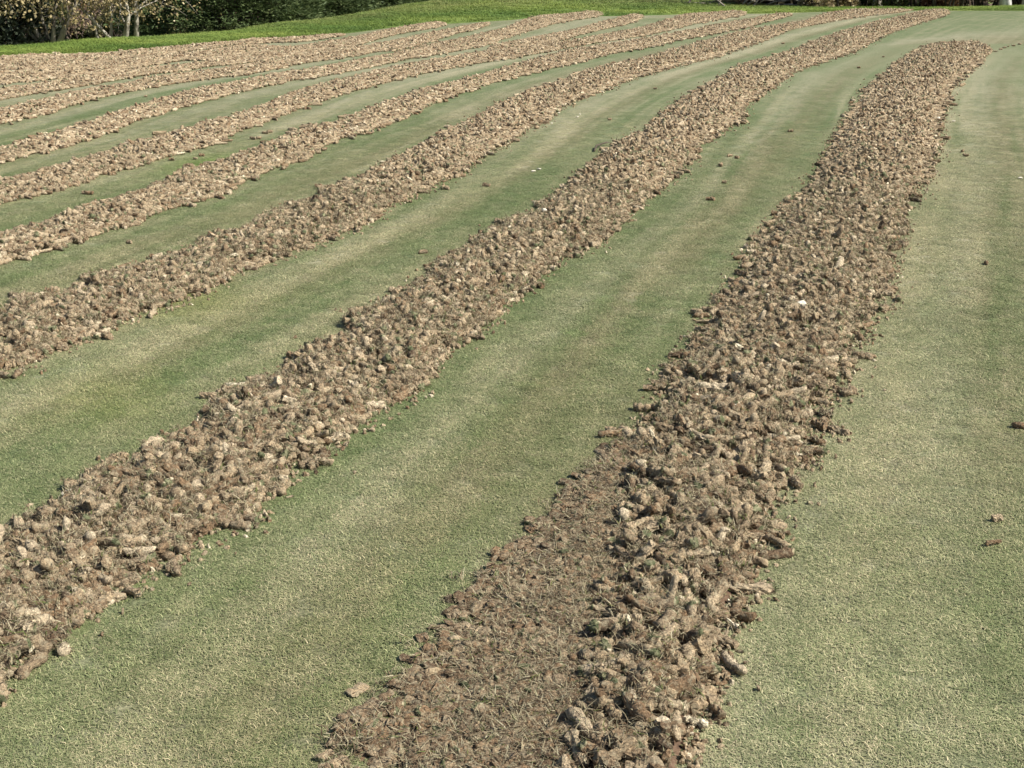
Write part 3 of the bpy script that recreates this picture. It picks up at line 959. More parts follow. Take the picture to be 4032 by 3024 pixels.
STRETCH = {
    'A': [(0, 330, 'upper stretch'), (330, 430, 'by two white stones'), (430, 510, 'middle stretch'), (510, 580, 'beside the smear'), (580, 660, 'lower stretch'), (660, 770, 'front end')],
    'B': [(0, 330, 'upper stretch'), (330, 450, 'middle stretch'), (450, 540, 'lower stretch'), (540, 610, 'near the left edge'), (610, 770, 'lowest end')],
    'C': [(0, 300, 'upper stretch'), (300, 770, 'left end')],
}
ROWNAME = {'A': 'widest row', 'B': 'second row', 'C': 'third row'}
for size, k, i in cand[:N_IND]:
    s = store[k]; s['keep'][i] = False
    o = bpy.data.objects.new('soil_core', NEAR[i % 8]); COL.objects.link(o)
    o.location = s['P'][i]; o.rotation_euler = s['rot'][i]; o.scale = s['scl'][i]
    tn = float(s['tone'][i]); o['tone'] = tn
    side = 'left edge' if s['v'][i] < 0.22 else 'right edge' if s['v'][i] > 0.78 else 'crest'
    st = [w for a_, b_, w in STRETCH[k] if a_ <= s['vv'][i] < b_][0]
    yaw = s['rot'][i][2] % math.pi; pitch = abs(s['rot'][i][1])
    pose = 'tipped up' if pitch > 0.55 else 'pointing away' if 0.9 < yaw < 2.24 else 'lying crosswise'
    tip = ' grass-tipped' if i % 2 == 0 else ' short' if s['scl'][i][0] < 0.055 else ''
    lab = '%s%s soil core %s, %s of %s, %s' % (tone_word(tn), tip, pose, side, ROWNAME[k], st)
    tag(o, lab, 'soil core', lab.replace('soil core', 'cores'))

for k in ROWS:
    s = store[k]; kp = s['keep']
    Pp = s['P'][kp]; zc = s['zc'][kp]
    near = zc < 9.5
    idx = np.where(near, rng.integers(0, 8, len(Pp)), 8 + rng.integers(0, 6, len(Pp)))
    rot = s['rot'][kp]; scl = s['scl'][kp]; tn = s['tone'][kp]
    # loose thatch fibres over the nearer piles
    if k in 'ABC':
        up, lo = EDGE[k]
        sel = np.nonzero(s['zc'] < 8)[0]
        nf = int(len(sel) * 1.0)
        j = rng.choice(sel, nf)
        fp = s['P'][j] + np.c_[rng.normal(0, 0.014, (nf, 2)), np.full(nf, 0.009)]
        Pp = np.vstack([Pp, fp]); idx = np.r_[idx, 14 + rng.integers(0, 4, nf)]
        rot = np.vstack([rot, np.c_[rng.normal(0, 0.3, (nf, 2)), rng.uniform(0, 6.28, nf)]])
        scl = np.vstack([scl, np.repeat(rng.uniform(0.7, 1.4, nf)[:, None], 3, 1)]); tn = np.r_[tn, rng.random(nf)]
        cr = rng.choice(np.nonzero(s['zc'] < 14)[0], int(len(s['zc']) * 0.30))
        t_ = rng.random(len(cr)); j_ = rng.integers(0, len(up) - 1, len(cr))
        ve = np.where(rng.random(len(cr)) < 0.5, -np.abs(rng.normal(0, 0.10, len(cr))) + 0.09, 1 + np.abs(rng.normal(0, 0.10, len(cr))) - 0.09)
        ca = up[j_] + (up[j_ + 1] - up[j_]) * t_[:, None]; cb = lo[j_] + (lo[j_ + 1] - lo[j_]) * t_[:, None]
        cpos = ca + (cb - ca) * ve[:, None]; nc = len(cr)
        Pp = np.vstack([Pp, np.c_[cpos, np.full(nc, 0.004)]]); idx = np.r_[idx, 8 + rng.integers(0, 6, nc)]
        rot = np.vstack([rot, rng.uniform(0, 6.28, (nc, 3))])
        scl = np.vstack([scl, np.c_[rng.uniform(.006, .022, nc), rng.uniform(.014, .04, nc), rng.uniform(.014, .035, nc)]]); tn = np.r_[tn, np.clip(rng.normal(.5, .25, nc), 0, .95)]
    o = scatter_object('soil_core_row', s['MV'], s['MF'], M_SOIL, Pp, idx, rot, scl, NG_CORE, tone=tn)
    tag(o, ROW_LABEL[k], 'core row', 'rows of soil cores', 'stuff')
    print('row', k, len(Pp))

# crumbled, trodden cores beside the front of the widest row
up, lo = EDGE['smear']
n = len(up)
MV, MF = [], []
m = 14
for j in range(n):
    for w in np.linspace(0, 1, m):
        p = up[j] + (lo[j] - up[j]) * w
        hh = -0.006 + (0.004 + 0.016 * w + 0.006 * min(1, j / (n * 0.4))) * (0.2 + 1.5 * fbm(np.array([p[0] * 16]), np.array([p[1] * 16]), 31)[0]) if 0 < w else -0.006
        MV.append((p[0], p[1], hh))
MF = [(j * m + k, j * m + k + 1, (j + 1) * m + k + 1, (j + 1) * m + k) for j in range(n - 1) for k in range(m - 1)]
ii = np.clip((rng.random(5200) ** 0.62 * (n - 1)).astype(int), 0, n - 2); tt = rng.random(5200); vv = np.clip(1.05 - np.abs(rng.normal(0, 0.60, 5200)), -0.35, 1.05)
a = up[ii] + (up[ii + 1] - up[ii]) * tt[:, None]; b = lo[ii] + (lo[ii + 1] - lo[ii]) * tt[:, None]
pos = a + (b - a) * vv[:, None]
pos = pos + rng.normal(0, 0.02, pos.shape)
zz = 0.006 + 0.014 * np.clip(vv, 0, 1)
kindf = rng.random(5200) < 0.40
idx = np.where(kindf, 14 + rng.integers(0, 4, 5200), rng.integers(0, 8, 5200))
sc = np.where(kindf[:, None], np.repeat(rng.uniform(0.7, 1.5, 5200)[:, None], 3, 1), np.c_[rng.uniform(0.02, 0.06, 5200), rng.uniform(0.05, 0.10, 5200), rng.uniform(0.02, 0.05, 5200)])
rot = np.c_[rng.normal(0, 0.2, (5200, 2)), rng.uniform(0, 6.28, 5200)]
o = scatter_object('crumbled_soil', MV, MF, M_SOIL, np.c_[pos, zz], idx, rot, sc, NG_CORE, tone=np.clip(rng.normal(0.30, 0.16, 5200), 0, 0.85))
tag(o, 'flat smear of trodden crumbled cores along the left of the widest row, at the bottom', 'crumbled soil', None, 'stuff')

# loose plugs on the turf
WHERE = {0: 'on the turf'}
for q, (x, y) in enumerate(LOOSE):
    u, v = x / 3.9375, y / 3.9375
    p = gp(u, v)
    o = bpy.data.objects.new('soil_core', NEAR[q % 8]); COL.objects.link(o)
    ln = random.uniform(0.028, 0.055) * (1.6 if (x, y) == (893, 559) else 1)
    if (x, y) in ((301, 2460), (161, 2526)): ln *= 0.6
    o.location = (p[0], p[1], DIA * 0.42)
    o.rotation_euler = (random.random() * 6, random.uniform(-0.08, 0.08), random.uniform(-0.5, 0.5) if random.random() < 0.7 else random.random() * 3)
    dm = DIA / 0.35 * random.uniform(0.65, 1.0) * (0.6 if (x, y) == (3910, 2150) else 1)
    o.scale = (ln, dm, dm * 0.9)
    tn = 0.75 if (x, y) == (3926, 2055) else 0.2 if (x, y) in ((3910, 2150), (893, 559), (4022, 1690)) else random.uniform(0.2, 0.6)
    o['tone'] = tn
    placed.append((o, x, y, tn))


def where(x, y):
    if (x, y) == (893, 559): return 'large dark loose core on the turf just below the fifth row'
    if (x, y) == (4022, 1690): return 'dark core cut off by the right edge of the picture'
    if (x, y) == (3926, 2055): return 'light tan loose core alone on the turf near the lower right edge'
    if (x, y) == (3910, 2150): return 'dark brown flattened core just below the tan one at lower right'
    if (x, y) == (301, 2460): return 'short greenish core on the turf below the front end of the second row'
    if (x, y) == (161, 2526): return 'short dark core touching the lower left end of the second row'
    if (x, y) == (3113, 520): return 'reddish core alone on the turf between the widest and second rows, upper part'
    if (x, y) == (2797, 789): return 'longest loose core on the turf between the widest and second rows, lower part'
    if (x, y) == (3350, 408): return 'loose core lying level just left of the widest row'
    if (x, y) == (3882, 1043): return 'small loose core on the pale turf right of the widest row, halfway up'
    if (x, y) in ((3803, 617), (3790, 600)): return 'small dark core in a pair right of the widest row, upper part'
    return None


for o, x, y, tn in placed:
    lab = where(x, y)
    if lab:
        grp = 'pair of dark cores right of the widest row' if 'in a pair' in lab else None
        tag(o, lab, 'soil core', grp)
        continue
    if x > 3890: z_ = ('loose core in the thin trail off the far end of the widest row', 'trail of cores at the far end')
    elif x > 2780 and y > 560: z_ = ('small loose core on the turf midway between the widest and second rows', 'loose cores between the two nearest rows')
    elif x > 3050 or (x > 2700 and y < 300 and x > 3300): z_ = ('loose core on the turf at the far end between the widest and second rows', 'loose cores far between the nearest rows')
    elif 2300 < x < 3100 and y < 480: z_ = ('small loose core on the turf between the second and third rows, far part', 'loose cores far between second and third rows')
    elif 1500 < x < 2000 and y > 700: z_ = ('small loose core on the turf below the third row', 'loose cores below the third row')
    elif x < 1100 and 500 < y < 660: z_ = ('small loose core on the turf between the fifth and fourth rows', 'loose cores between fifth and fourth rows')
    elif x < 400: z_ = ('loose core in a pair on the turf below the fifth row, near the left edge', 'pair of loose cores near the left edge')
    elif (x, y) == (1255, 738): z_ = ('loose core alone on the turf above the third row', None)
    elif (x, y) == (1481, 346): z_ = ('loose core alone on the turf under the narrow fifth row', None)
    elif (x, y) == (574, 383): z_ = ('loose core alone on the green turf between the sixth and seventh rows', None)
    else: z_ = ('small loose core alone on the turf between the fourth and third rows at left', None)
    tag(o, z_[0], 'soil core', z_[1])

# ------------------------------------------------------------------ pale chips, stones, the twig
def chip_mesh(seed, flat=0.5):
    r = np.random.default_rng(seed)
    import bmesh
    bm = bmesh.new()
    bmesh.ops.create_icosphere(bm, subdivisions=2, radius=0.5)
    for v in bm.verts:
        f = 1 + 0.25 * math.sin(v.co.x * 7 + seed) * math.cos(v.co.y * 6 - seed) + r.uniform(-0.1, 0.1)
        v.co = Vector((v.co.x * f, v.co.y * f * 0.75, v.co.z * f * flat))
    me = bpy.data.meshes.new('chip'); bm.to_mesh(me); bm.free()
    return me


CHIPM = [chip_mesh(i, 0.45) for i in range(4)]
for me in CHIPM: me.materials.append(M_WHITE)
STONEM = [chip_mesh(10 + i, 0.7) for i in range(3)]
for me in STONEM: me.materials.append(M_STONE)
CHIPS = [(2201, 448), (2158, 480), (2173, 489), (2283, 453), (2274, 463), (2122, 670), (2100, 678)]
for q, (x, y) in enumerate(CHIPS):
    p = gp(x / 3.9375, y / 3.9375)
    o = link('bleached_chip', CHIPM[q % 4], loc=(p[0], p[1], 0.008)); s_ = random.uniform(0.014, 0.021)
    o.scale = (s_ * 1.4, s_, s_); o.rotation_euler = (0, 0, random.random() * 6)
    if q < 5: tag(o, 'small bleached white chip on the turf just right of the third row', 'chip', 'white chips beside the third row')
    else: tag(o, 'small bleached white chip on the turf above the second row', 'chip', 'white chips above the second row')
for q, (x, y, lab) in enumerate([(3754, 480, 'small bleached chip on the turf right of the widest row, far part'), (4016, 705, 'small pale chip at the right edge of the turf'),
                                 (18, 710, 'small pale chip on the turf above the fourth row at the left edge')]):
    p = gp(x / 3.9375, y / 3.9375)
    o = link('bleached_chip', CHIPM[q % 4], loc=(p[0], p[1], 0.008)); o.scale = (0.03, 0.022, 0.02)
    tag(o, lab, 'chip')


def on_pile(x, y):
    h = 0.055
    return gp(x / 3.9375, y / 3.9375, h)


for q, (x, y, s_, lab) in enumerate([(3155, 1208, 0.042, 'white rounded stone on top of the widest row, lower of two'), (3140, 1076, 0.034, 'white stone on top of the widest row, upper of two'),
                                     (2143, 836, 0.036, 'white stone on the left shoulder of the second row'), (2900, 1620, 0.035, 'cream stone on the widest row below the middle of the picture'),
                                     (3697, 447, 0.034, 'white stone at the right edge of the widest row, far part')]):
    p = on_pile(x, y)
    o = link('pale_stone', STONEM[q % 3], loc=(p[0], p[1], 0.066 if q != 4 else 0.02)); o.scale = (s_, s_ * 0.95, s_ * 0.9); o.rotation_euler = (0.3, 0.2, q)
    tag(o, lab, 'stone')
p = gp(280 / 3.9375, 1960 / 3.9375)
o = link('pale_stone', STONEM[0], loc=(p[0], p[1], 0.012)); o.scale = (0.05, 0.035, 0.035)
tag(o, 'pale lump of dry thatch on the turf at the left, above the second row', 'thatch lump')
# twig
a = gp(2348 / 3.9375, 585 / 3.9375); b = gp(2400 / 3.9375, 571 / 3.9375); c = gp(2340 / 3.9375, 600 / 3.9375)
mb = MB()
mb.add(*tube([(c[0], c[1], 0.01), (a[0], a[1], 0.02), ((a[0] + b[0]) / 2, (a[1] + b[1]) / 2, 0.024), (b[0], b[1], 0.02)], [0.006, 0.007, 0.006, 0.003], 6))
mb.add(*tube([((a[0] + b[0]) / 2, (a[1] + b[1]) / 2, 0.024), ((a[0] + b[0]) / 2 + 0.03, (a[1] + b[1]) / 2 + 0.05, 0.03)], [0.004, 0.002], 5))
o = link('twig', mb.mesh('twig', M_TWIG)); tag(o, 'dark thin twig lying on the turf left of the second row', 'twig')

# pale splinters among the plugs read from the tone of single plugs

# ------------------------------------------------------------------ blades of the near turf and of the rough
def inside_rows(px, py):
    bad = np.zeros(len(px), bool)
    for k, (up, lo) in EDGE.items():
        if k == 'smear': up = up + (lo - up) * 0.38
        else: up, lo = up + (lo - up) * 0.06, lo + (up - lo) * 0.06
        poly = np.vstack([up, lo[::-1]])
        if py.min() > poly[:, 1].max(): continue
        x0, y0 = poly[:, 0], poly[:, 1]; x1, y1 = np.roll(x0, -1), np.roll(y0, -1)
        ins = np.zeros(len(px), bool)
        for a0, b0, a1, b1 in zip(x0, y0, x1, y1):
            if b0 == b1: continue
            c_ = ((b0 > py) != (b1 > py)) & (px < (a1 - a0) * (py - b0) / (b1 - b0) + a0)
            ins ^= c_
        bad |= ins
    return bad


NT = 130000
yy = 1.7 + 13.3 * rng.random(NT) ** 1.0
xx = (rng.random(NT) - 0.5) * 2 * (0.42 * yy + 0.25)
keep = rng.random(NT) < np.clip((15 - yy) / 6, 0, 1) * np.clip(yy / 8.5 + 0.15, 0, 1)
xx, yy = xx[keep], yy[keep]
bad = inside_rows(xx, yy)
xx, yy = xx[~bad], yy[~bad]
tc = turf_colour(xx, yy) * np.clip(rng.normal(1.0, 0.20, (len(xx), 1)), 0.55, 1.7)
mj = np.clip(rng.normal(0, 0.28, (len(xx), 1)), -0.45, 0.6)
tc = np.where(mj > 0, tc + (STRAW - tc) * mj, tc + (DEEP - tc) * (-mj))
nn = len(xx)
o = scatter_object('turf_grass', [], [], M_BLADE, np.c_[xx, yy, np.zeros(nn)], rng.integers(0, 6, nn), np.c_[np.zeros((nn, 2)), rng.uniform(0, 6.28, nn)],
                   np.repeat(rng.uniform(0.8, 1.25, nn)[:, None], 3, 1) * np.c_[np.ones((nn, 2)), np.clip((13 - yy) / 7, 0.12, 1)], NG_TURF, tcol=tc)
tag(o, 'short mown grass blades of the near putting green', 'grass', None, 'stuff')
print('turf tufts', nn)
NR = 16000
aa = rng.uniform(-0.42, 0.42, NR)
rb_ = np.interp(aa, b_az, b_r); rc_ = np.interp(aa, c_az, c_r)
rr = rb_ + (rc_ - rb_ + 1.0) * rng.random(NR) ** 0.8
xx, yy = rr * np.sin(aa), rr * np.cos(aa)
zz, dd = terrain(xx, yy)
o = scatter_object('rough_blades', [], [], M_BLADE, np.c_[xx, yy, zz], rng.integers(0, 5, NR), np.c_[np.zeros((NR, 2)), rng.uniform(0, 6.28, NR)],
                   np.repeat(rng.uniform(0.6, 1.2, NR)[:, None], 3, 1) * np.clip(0.5 + dd / 0.8, 0.5, 1.0)[:, None], NG_ROUGH, tcol=rough_colour(xx, yy, dd))
tag(o, 'bright green longer grass blades on the bank', 'grass', None, 'stuff')

# ------------------------------------------------------------------ trees and shrubs behind the green
def at(x, dist):
    """ground point in the direction of picture column x (4032 wide) at a distance"""
    u = x / 3.9375
    d = ray(u, 20); h = math.hypot(d[0], d[1])
    px, py = d[0] / h * dist, d[1] / h * dist
    z, _ = terrain(np.array([px]), np.array([py]))
    return (px, py, float(z[0]))


def leaves(centres, size, up=0.3, seed=1, elong=1.3, outward=None):
    r = np.random.default_rng(seed)
    n = len(centres)
    a = r.normal(size=(n, 3))
    if outward is not None: a = a * 0.55 + outward
    a /= np.linalg.norm(a, axis=1)[:, None]
    b = np.cross(a, r.normal(size=(n, 3))); b /= np.linalg.norm(b, axis=1)[:, None]
    s = size * r.uniform(0.6, 1.3, n)[:, None]
    a = a * s * elong * 0.5; b = b * s * 0.5
    return np.stack([centres - a, centres + b * 0.9, centres + a, centres - b * 0.9], 1)


def broadleaf(name, label, base, stems, height, leafmat, barkmat, nleaf, lsize, spread, low, seed, group=None):
    """stems: list of (dx, dy, radius, lean x, lean y)"""
    r = random.Random(seed); g_ = np.random.default_rng(seed)
    root = empty(name, base)
    tag(root, label, 'tree', group)
    tips = []
    limbs = MB()
    for dx, dy, rad, lx, ly in stems:
        pts, rads = [], []
        n = 8
        for i in range(n + 1):
            t = i / n
            pts.append((dx + lx * height * t + r.uniform(-1, 1) * 0.06 * (i > 0), dy + ly * height * t + r.uniform(-1, 1) * 0.06 * (i > 0), -0.15 + height * 0.8 * t))
            rads.append(rad * (1.25 if i == 0 else 1.0) * (1 - 0.75 * t))
        tb = MB(); tb.add(*tube(pts, rads, 10, 0.25))
        link('trunk', tb.mesh('trunk', barkmat), root)
        for b_ in range(13):
            t = r.uniform(0.07, 0.95) if b_ > 5 else r.uniform(0.12, 0.28)
            k = t * n; i = int(k); f = k - i
            p = Vector(pts[i]).lerp(Vector(pts[min(i + 1, n)]), f)
            an = r.uniform(0, 6.28); L = spread * r.uniform(0.5, 1.0) * (1 - 0.4 * t)
            q = [p]
            d = Vector((math.cos(an), math.sin(an), r.uniform(0.7, 1.6)))
            for s_ in range(4):
                d = (d + Vector((r.uniform(-.35, .35), r.uniform(-.35, .35), r.uniform(-.3, .15)))).normalized()
                q.append(q[-1] + d * L / 4); tips.append(tuple(q[-1]))
            r0 = rad * (1 - 0.7 * t) * 0.42
            limbs.add(*tube(q, [r0, r0 * .75, r0 * .5, r0 * .33, r0 * .15], 6, 0.15))
            for s_ in range(5):
                p0 = q[r.randint(1, 4)]; dd_ = Vector((r.uniform(-1, 1), r.uniform(-1, 1), r.uniform(-.8, .5))).normalized()
                p1 = p0 + dd_ * L * 0.22; p2 = p1 + (dd_ + Vector((0, 0, -.3))).normalized() * L * 0.18
                limbs.add(*tube([p0, p1, p2], [r0 * .28, r0 * .18, r0 * .08], 4)); tips.append(tuple(p1)); tips.append(tuple(p2))
    link('limbs', limbs.mesh('limbs', barkmat), root)['kind'] = 'stuff'
    tips = np.array(tips)
    tips = tips[tips[:, 2] > low]
    c = tips[g_.integers(0, len(tips), nleaf)] + g_.normal(0, 0.17 * spread, (nleaf, 3)) * np.array((1, 1, 0.8))
    c = c[c[:, 2] > low * 0.6]
    link('crown', quads_mesh('crown', leaves(c, lsize, seed=seed), leafmat, g_.beta(1.6, 1.6, len(c))), root)
    return root


def shrub(name, label, base, w, d, h, leafmat, n, lsize, seed, cat='shrub', group=None, stems=True, dense=1.0):
    g_ = np.random.default_rng(seed); r = random.Random(seed)
    root = empty(name, base); tag(root, label, cat, group)
    if stems:
        mb = MB()
        for i in range(int(14 * max(1, w))):
            a0 = (r.uniform(-.35, .35) * w, r.uniform(-.35, .35) * d, -0.1)
            a1 = (a0[0] + r.uniform(-.2, .2) * w, a0[1] + r.uniform(-.2, .2) * d, h * r.uniform(.4, .7)); a2 = (a1[0] + r.uniform(-.2, .2), a1[1] + r.uniform(-.2, .2), h * r.uniform(.75, 1.0))
            mb.add(*tube([a0, a1, a2], [0.025, 0.015, 0.005], 5))
        link('stem', mb.mesh('stem', M_DARKB), root)
    nl = max(4, int(w * 3.5 + h))
    lc = np.c_[g_.uniform(-.5, .5, nl) * w, g_.uniform(-.5, .5, nl) * d, g_.uniform(.05, .8, nl) * h]
    k = g_.integers(0, nl, n)
    dirs = g_.normal(size=(n, 3)); dirs /= np.linalg.norm(dirs, axis=1)[:, None]
    rad = g_.uniform(0.28, 0.5, nl)[k] * min(h, w, 2.2) * 0.62
    c = lc[k] + dirs * (rad * g_.random(n) ** 0.33)[:, None]
    ok = c[:, 2] > 0.0
    c = c[ok]; dirs = dirs[ok]
    link('foliage', quads_mesh('foliage', leaves(c, lsize, seed=seed, outward=dirs * 0.5), leafmat, g_.beta(1.5, 1.5, len(c))), root)
    return root


def evergreen_mesh(seed, w, h, nb, per, size):
    """dense crown: boughs on a lumpy shell, each a fan of sprays"""
    g_ = np.random.default_rng(seed)
    t = g_.random(nb) ** 0.85
    th = g_.uniform(0, 2 * math.pi, nb)
    z = t * h
    prof = np.interp(t, [0, 0.08, 0.25, 0.6, 0.85, 1], [0.92, 1.0, 0.98, 0.72, 0.38, 0.05]) * w / 2
    lump = 0.70 + 0.55 * fbm(th * 4.2 + 40, z * 3.2, seed, 2)
    rr = prof * lump * (1 - 0.42 * g_.random(nb) ** 2.2)
    c = np.c_[rr * np.cos(th), rr * np.sin(th), z]
    out = np.c_[np.cos(th), np.sin(th), g_.uniform(-0.1, 0.65, nb)]
    out /= np.linalg.norm(out, axis=1)[:, None]
    cc = np.repeat(c, per, 0); oo = np.repeat(out, per, 0)
    d = oo + g_.normal(0, 0.55, cc.shape); d /= np.linalg.norm(d, axis=1)[:, None]
    L = size * g_.uniform(0.5, 1.2, len(cc))[:, None]
    s = np.cross(d, g_.normal(size=cc.shape)); s /= np.linalg.norm(s, axis=1)[:, None]; s *= L * 0.17
    p0 = cc + g_.normal(0, size * 0.55, cc.shape)
    p0[:, 2] = np.maximum(p0[:, 2], 0.02)
    q = np.stack([p0, p0 + d * L * 0.45 + s, p0 + d * L, p0 + d * L * 0.45 - s], 1)
    tone = np.repeat(np.clip(g_.normal(0.5, 0.22, nb), 0, 1), per) * 0.6 + g_.random(len(cc)) * 0.4
    return quads_mesh('crown', q, M_EVER, tone)


CROWN = [evergreen_mesh(61, 4.1, 5.4, 8600, 13, 0.115), evergreen_mesh(62, 3.9, 5.2, 8200, 13, 0.115)]
mb = MB(); mb.add(*tube([(0, 0, -0.4), (0.03, 0, 2.5), (0, 0.02, 5.2)], [0.22, 0.17, 0.04], 10, 0.1)); TRUNKM = mb.mesh('trunk', M_DARKB)
# inner dead twigs: a shaded core of fine dark branches
tw = MB(); rr_ = random.Random(5)
for i in range(170):
    z = rr_.uniform(0.2, 5.0); an = rr_.uniform(0, 6.28); L = (1 - z / 6.0) * 1.5
    tw.add(*tube([(0, 0, z), (math.cos(an) * L * .5, math.sin(an) * L * .5, z + .1), (math.cos(an) * L, math.sin(an) * L, z + .15)], [.02, .012, .004], 4))
TWIGM = tw.mesh('branch_whorl', M_DARKB)
EV = [(885, 30, 'dense dark evergreen at the left end of the evergreen clump', 1.0), (1120, 33, 'dense dark evergreen, second from the left of the clump behind the bank', 1.05),
      (1360, 36, 'dense dark evergreen, third from the left of the clump behind the bank', 1.0), (1590, 39, 'dense dark evergreen, fourth from the left, half hidden by the bank', 1.05), (1800, 42, 'dense dark evergreen at the right end of the clump, mostly hidden by the bank', 1.0)]
for q, (x, dist, lab, s_) in enumerate(EV):
    b_ = at(x, dist)
    root = empty('evergreen_tree', b_); root.rotation_euler = (0, 0, q * 1.7); root.scale = (s_, s_, s_)
    tag(root, lab, 'tree', 'evergreens behind the bank')
    root.scale = (1 + 0.07 * q, 1 + 0.07 * q, 0.64)
    link('trunk', TRUNKM, root); link('branches', TWIGM, root); link('crown', CROWN[q % 2], root)

# left: mottled autumn trees
broadleaf('autumn_tree', 'multi-stemmed tree with mottled grey bark and sparse yellow leaves, left of the evergreens', at(190, 24), [(-0.04, 0, .036, -.42, .02), (0.0, .05, .03, -.12, .03), (0.06, 0, .04, .42, -.01), (.03, -.04, .03, .14, -.02), (.0, .02, .025, -.7, .0)],
          6.0, M_YEL, M_BARK, 9000, .042, 1.7, 0.35, 21)
broadleaf('autumn_tree', 'slanting pale-stemmed tree with yellow leaves nearest the left end of the evergreens', at(470, 25), [(-0.36, 0, .024, -.08, .02), (-0.2, .1, .024, .04, .03), (0.04, 0, .045, .08, -.01), (-0.02, .05, .026, -.7, .0)],
          5.5, M_YEL, M_PALE, 8500, .042, 1.7, 0.4, 22)
broadleaf('autumn_tree', 'single pale straight trunk beside the left end of the evergreens', at(527, 25.5), [(0, 0, .042, 0.02, .01)], 5.5, M_YEL, M_PALE, 3500, .045, 1.6, 0.5, 23)
broadleaf('autumn_tree', 'leafy tree hanging over the top left corner', at(-70, 22), [(0, 0, .08, 0.05, 0.0)], 5.0, M_YEL, M_BARK, 9000, .045, 1.8, 0.7, 24)
# grey green conifer at the left edge
g_ = np.random.default_rng(8)
nb = 1500
t = g_.random(nb); th = g_.uniform(0, 6.28, nb); rr = (1 - t) * 0.78 * g_.uniform(0.45, 1.05, nb) + 0.02
c = np.c_[rr * np.cos(th), rr * np.sin(th), t * 2.0 + 0.05 - rr * 0.12]
cc = np.repeat(c, 9, 0); oo = np.repeat(np.c_[np.cos(th), np.sin(th), g_.uniform(-.2, .4, nb)], 9, 0)
d = oo + g_.normal(0, .5, cc.shape); d /= np.linalg.norm(d, axis=1)[:, None]
L = 0.16 * g_.uniform(.5, 1.2, len(cc))[:, None]; s = np.cross(d, g_.normal(size=cc.shape)); s /= np.linalg.norm(s, axis=1)[:, None]; s *= L * .13
q = np.stack([cc, cc + d * L * .5 + s, cc + d * L, cc + d * L * .5 - s], 1)
root = empty('small_conifer', at(40, 24.5)); tag(root, 'small grey-green conifer at the far left edge', 'tree')
link('crown', quads_mesh('crown', q, M_SPRUCE, g_.random(len(q))), root)
mb = MB(); mb.add(*tube([(0, 0, -.3), (0, 0, 1.0), (0, 0, 1.95)], [.06, .045, .01], 8)); link('trunk', mb.mesh('trunk', M_DARKB), root)
# clipped olive hedge beyond
root = shrub('clipped_hedge', 'low olive green clipped hedge between the conifer and the mottled tree', at(135, 34), 2.2, 1.2, 1.1, M_GREENSH, 9000, .06, 31, 'hedge', stems=True)
# brown and olive undergrowth behind the trees at the left
for q, (x, dist, w, h, mt, lab) in enumerate([
        (40, 35, 3.6, 1.2, M_BROWN, 'tall brown leafed shrub behind the small conifer'), (150, 40, 3.4, 1.4, M_RUST, 'rusty brown shrub behind the multi-stemmed tree'),
        (260, 37, 3.0, 1.2, M_BROWN, 'dull brown shrub just right of the multi-stemmed tree'), (345, 34, 2.6, 0.8, M_OLIVE, 'olive shrub between the two autumn trees'),
        (430, 38, 3.2, 1.3, M_BROWN, 'dark brown shrub behind the slanting tree'), (530, 36, 3.0, 1.0, M_OLIVE, 'olive brown shrub behind the pale trunk'),
        (-120, 38, 3.4, 1.3, M_OLIVE, 'olive shrub outside the left edge')]):
    shrub('undergrowth_shrub', lab, at(x, dist), w, 1.4, h, mt, 5200, .06, 40 + q, 'shrub', 'undergrowth shrubs behind the trees at left')
# right: bushes along the far edge
for q, (x, dist, w, h, mt, lab) in enumerate([
        (3090, 33, 2.3, 1.5, M_TAN, 'bush with tan dead leaves beyond the far right edge of the green'), (3235, 32, 1.9, 1.6, M_YEL, 'yellowish leafed bush right of the tan one'),
        (3370, 35, 2.0, 2.0, M_GREENSH, 'dark green bush between the yellow bush and the grey trunk'), (3560, 38, 2.6, 2.2, M_BROWN, 'brown bush left of the rusty one'),
        (3700, 33, 1.5, 1.3, M_RUST, 'small bush with rusty orange leaves at the edge of the green'), (3850, 38, 2.8, 2.2, M_BROWN, 'dark brown bush left of the birch'),
        (4090, 38, 2.8, 2.2, M_BROWN, 'brown bush behind the birch trunks at the right edge'), (2960, 38, 2.6, 2.2, M_BROWN, 'brown bush behind the brush pile')]):
    shrub('edge_bush', lab, at(x, dist), w, 1.5, h + 0.3, mt, 9000, .065, 60 + q, 'bush', 'bushes along the far right edge')
broadleaf('birch_tree', 'white birch trunk near the top right corner', at(3958, 34), [(0, 0, .12, 0.01, 0)], 7, M_YEL, M_BIRCH, 2500, .07, 1.8, 1.5, 71)
broadleaf('birch_tree', 'white birch trunk cut by the right edge of the picture', at(4032, 34.5), [(0, 0, .11, 0.0, 0)], 7, M_YEL, M_BIRCH, 2500, .07, 1.8, 1.5, 72)
broadleaf('autumn_tree', 'grey straight trunk behind the dark green bush at the far right', at(3445, 36), [(0, 0, .14, 0.0, 0)], 7, M_BROWN, M_PALE, 2500, .08, 1.8, 1.5, 73)
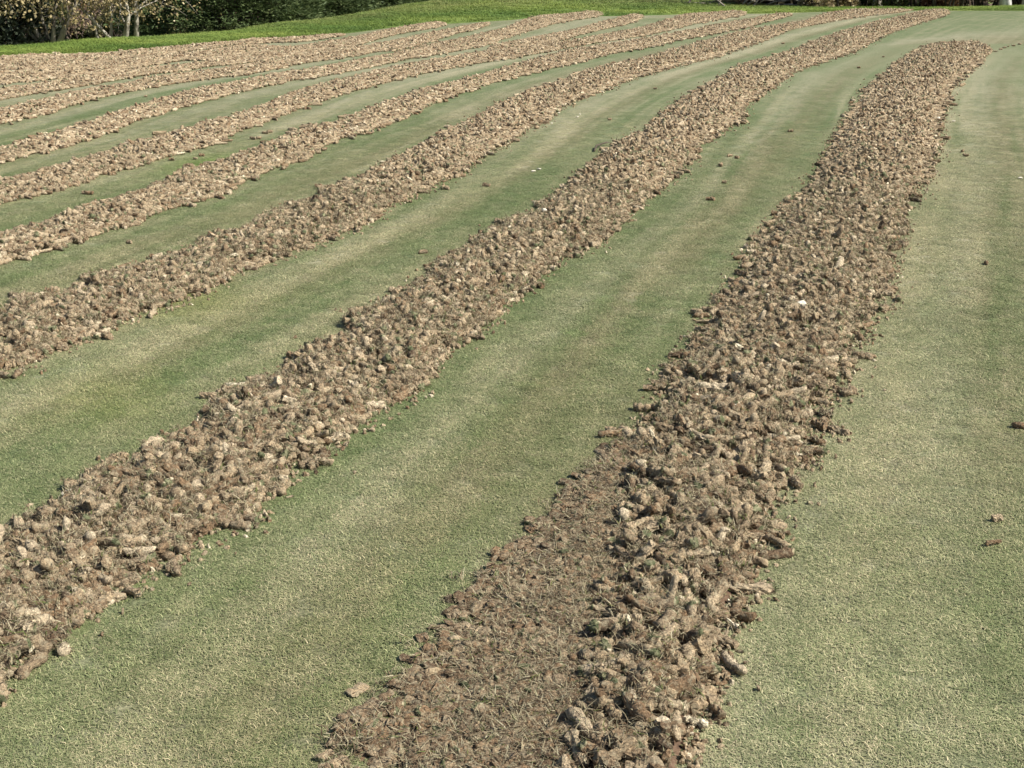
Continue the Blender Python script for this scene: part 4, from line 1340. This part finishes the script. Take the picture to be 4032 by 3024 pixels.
# brush pile of grey branches
mb = MB(); r_ = random.Random(9)
for i in range(60):
    a0 = Vector((r_.uniform(-1.6, 1.6), r_.uniform(-.5, .5), r_.uniform(.0, .9))); d_ = Vector((r_.uniform(-1, 1), r_.uniform(-.3, .3), r_.uniform(-.25, .3))).normalized() * r_.uniform(.6, 1.4)
    mb.add(*tube([a0 - d_ * .5, a0 + Vector((0, 0, .05)), a0 + d_ * .5], [.022, .018, .008], 5, .2))
o = link('brush_pile', mb.mesh('brush_pile', M_BARK), loc=at(2940, 31.5)); tag(o, 'pile of grey cut branches left of the tan bush', 'brush pile')

# woodland far behind
g_ = np.random.default_rng(77)
nw = 46000
aa = g_.uniform(-0.62, 0.62, nw); rr = 48 + 14 * g_.random(nw)
hh = (0.7 + (rr - 48) * 0.42) * (0.6 + 0.8 * fbm(aa * 22, rr * 0.25, 3, 3)) * g_.random(nw) ** 0.8
c = np.c_[rr * np.sin(aa), rr * np.cos(aa), hh - 1.9]
me = quads_mesh('woodland', leaves(c, .22, seed=78), leaf_material('woodland_leaf', [(0, (.06, .05, .035)), (.35, (.12, .095, .065)), (.6, (.17, .125, .085)), (.8, (.15, .14, .07)), (1, (.28, .22, .14))], .3), np.clip(fbm(aa * 60, hh * .8, 9) * 0.75 + g_.random(nw) * .3 - .02, 0, 1))
o = link('woodland', me); tag(o, 'brown and olive autumn woodland far behind the green', 'woodland', None, 'stuff')
wt = MB(); r_ = random.Random(13)
for i in range(120):
    a_ = r_.uniform(-.6, .6); d_ = r_.uniform(47, 60); x_, y_ = d_ * math.sin(a_), d_ * math.cos(a_)
    h_ = r_.uniform(5, 9); wt.add(*tube([(x_, y_, -2.2), (x_ + r_.uniform(-.3, .3), y_, h_ * .5 - 2), (x_ + r_.uniform(-.6, .6), y_, h_ - 2)], [r_.uniform(.08, .2), .1, .03], 6))
o = link('woodland_trunks', wt.mesh('woodland_trunks', M_DARKB)); tag(o, 'thin dark trunks standing in the far woodland', 'woodland', None, 'stuff')
print('tris', sum(len(o.data.loop_triangles) if not o.data.calc_loop_triangles() else 0 for o in COL.objects if o.type == 'MESH'))
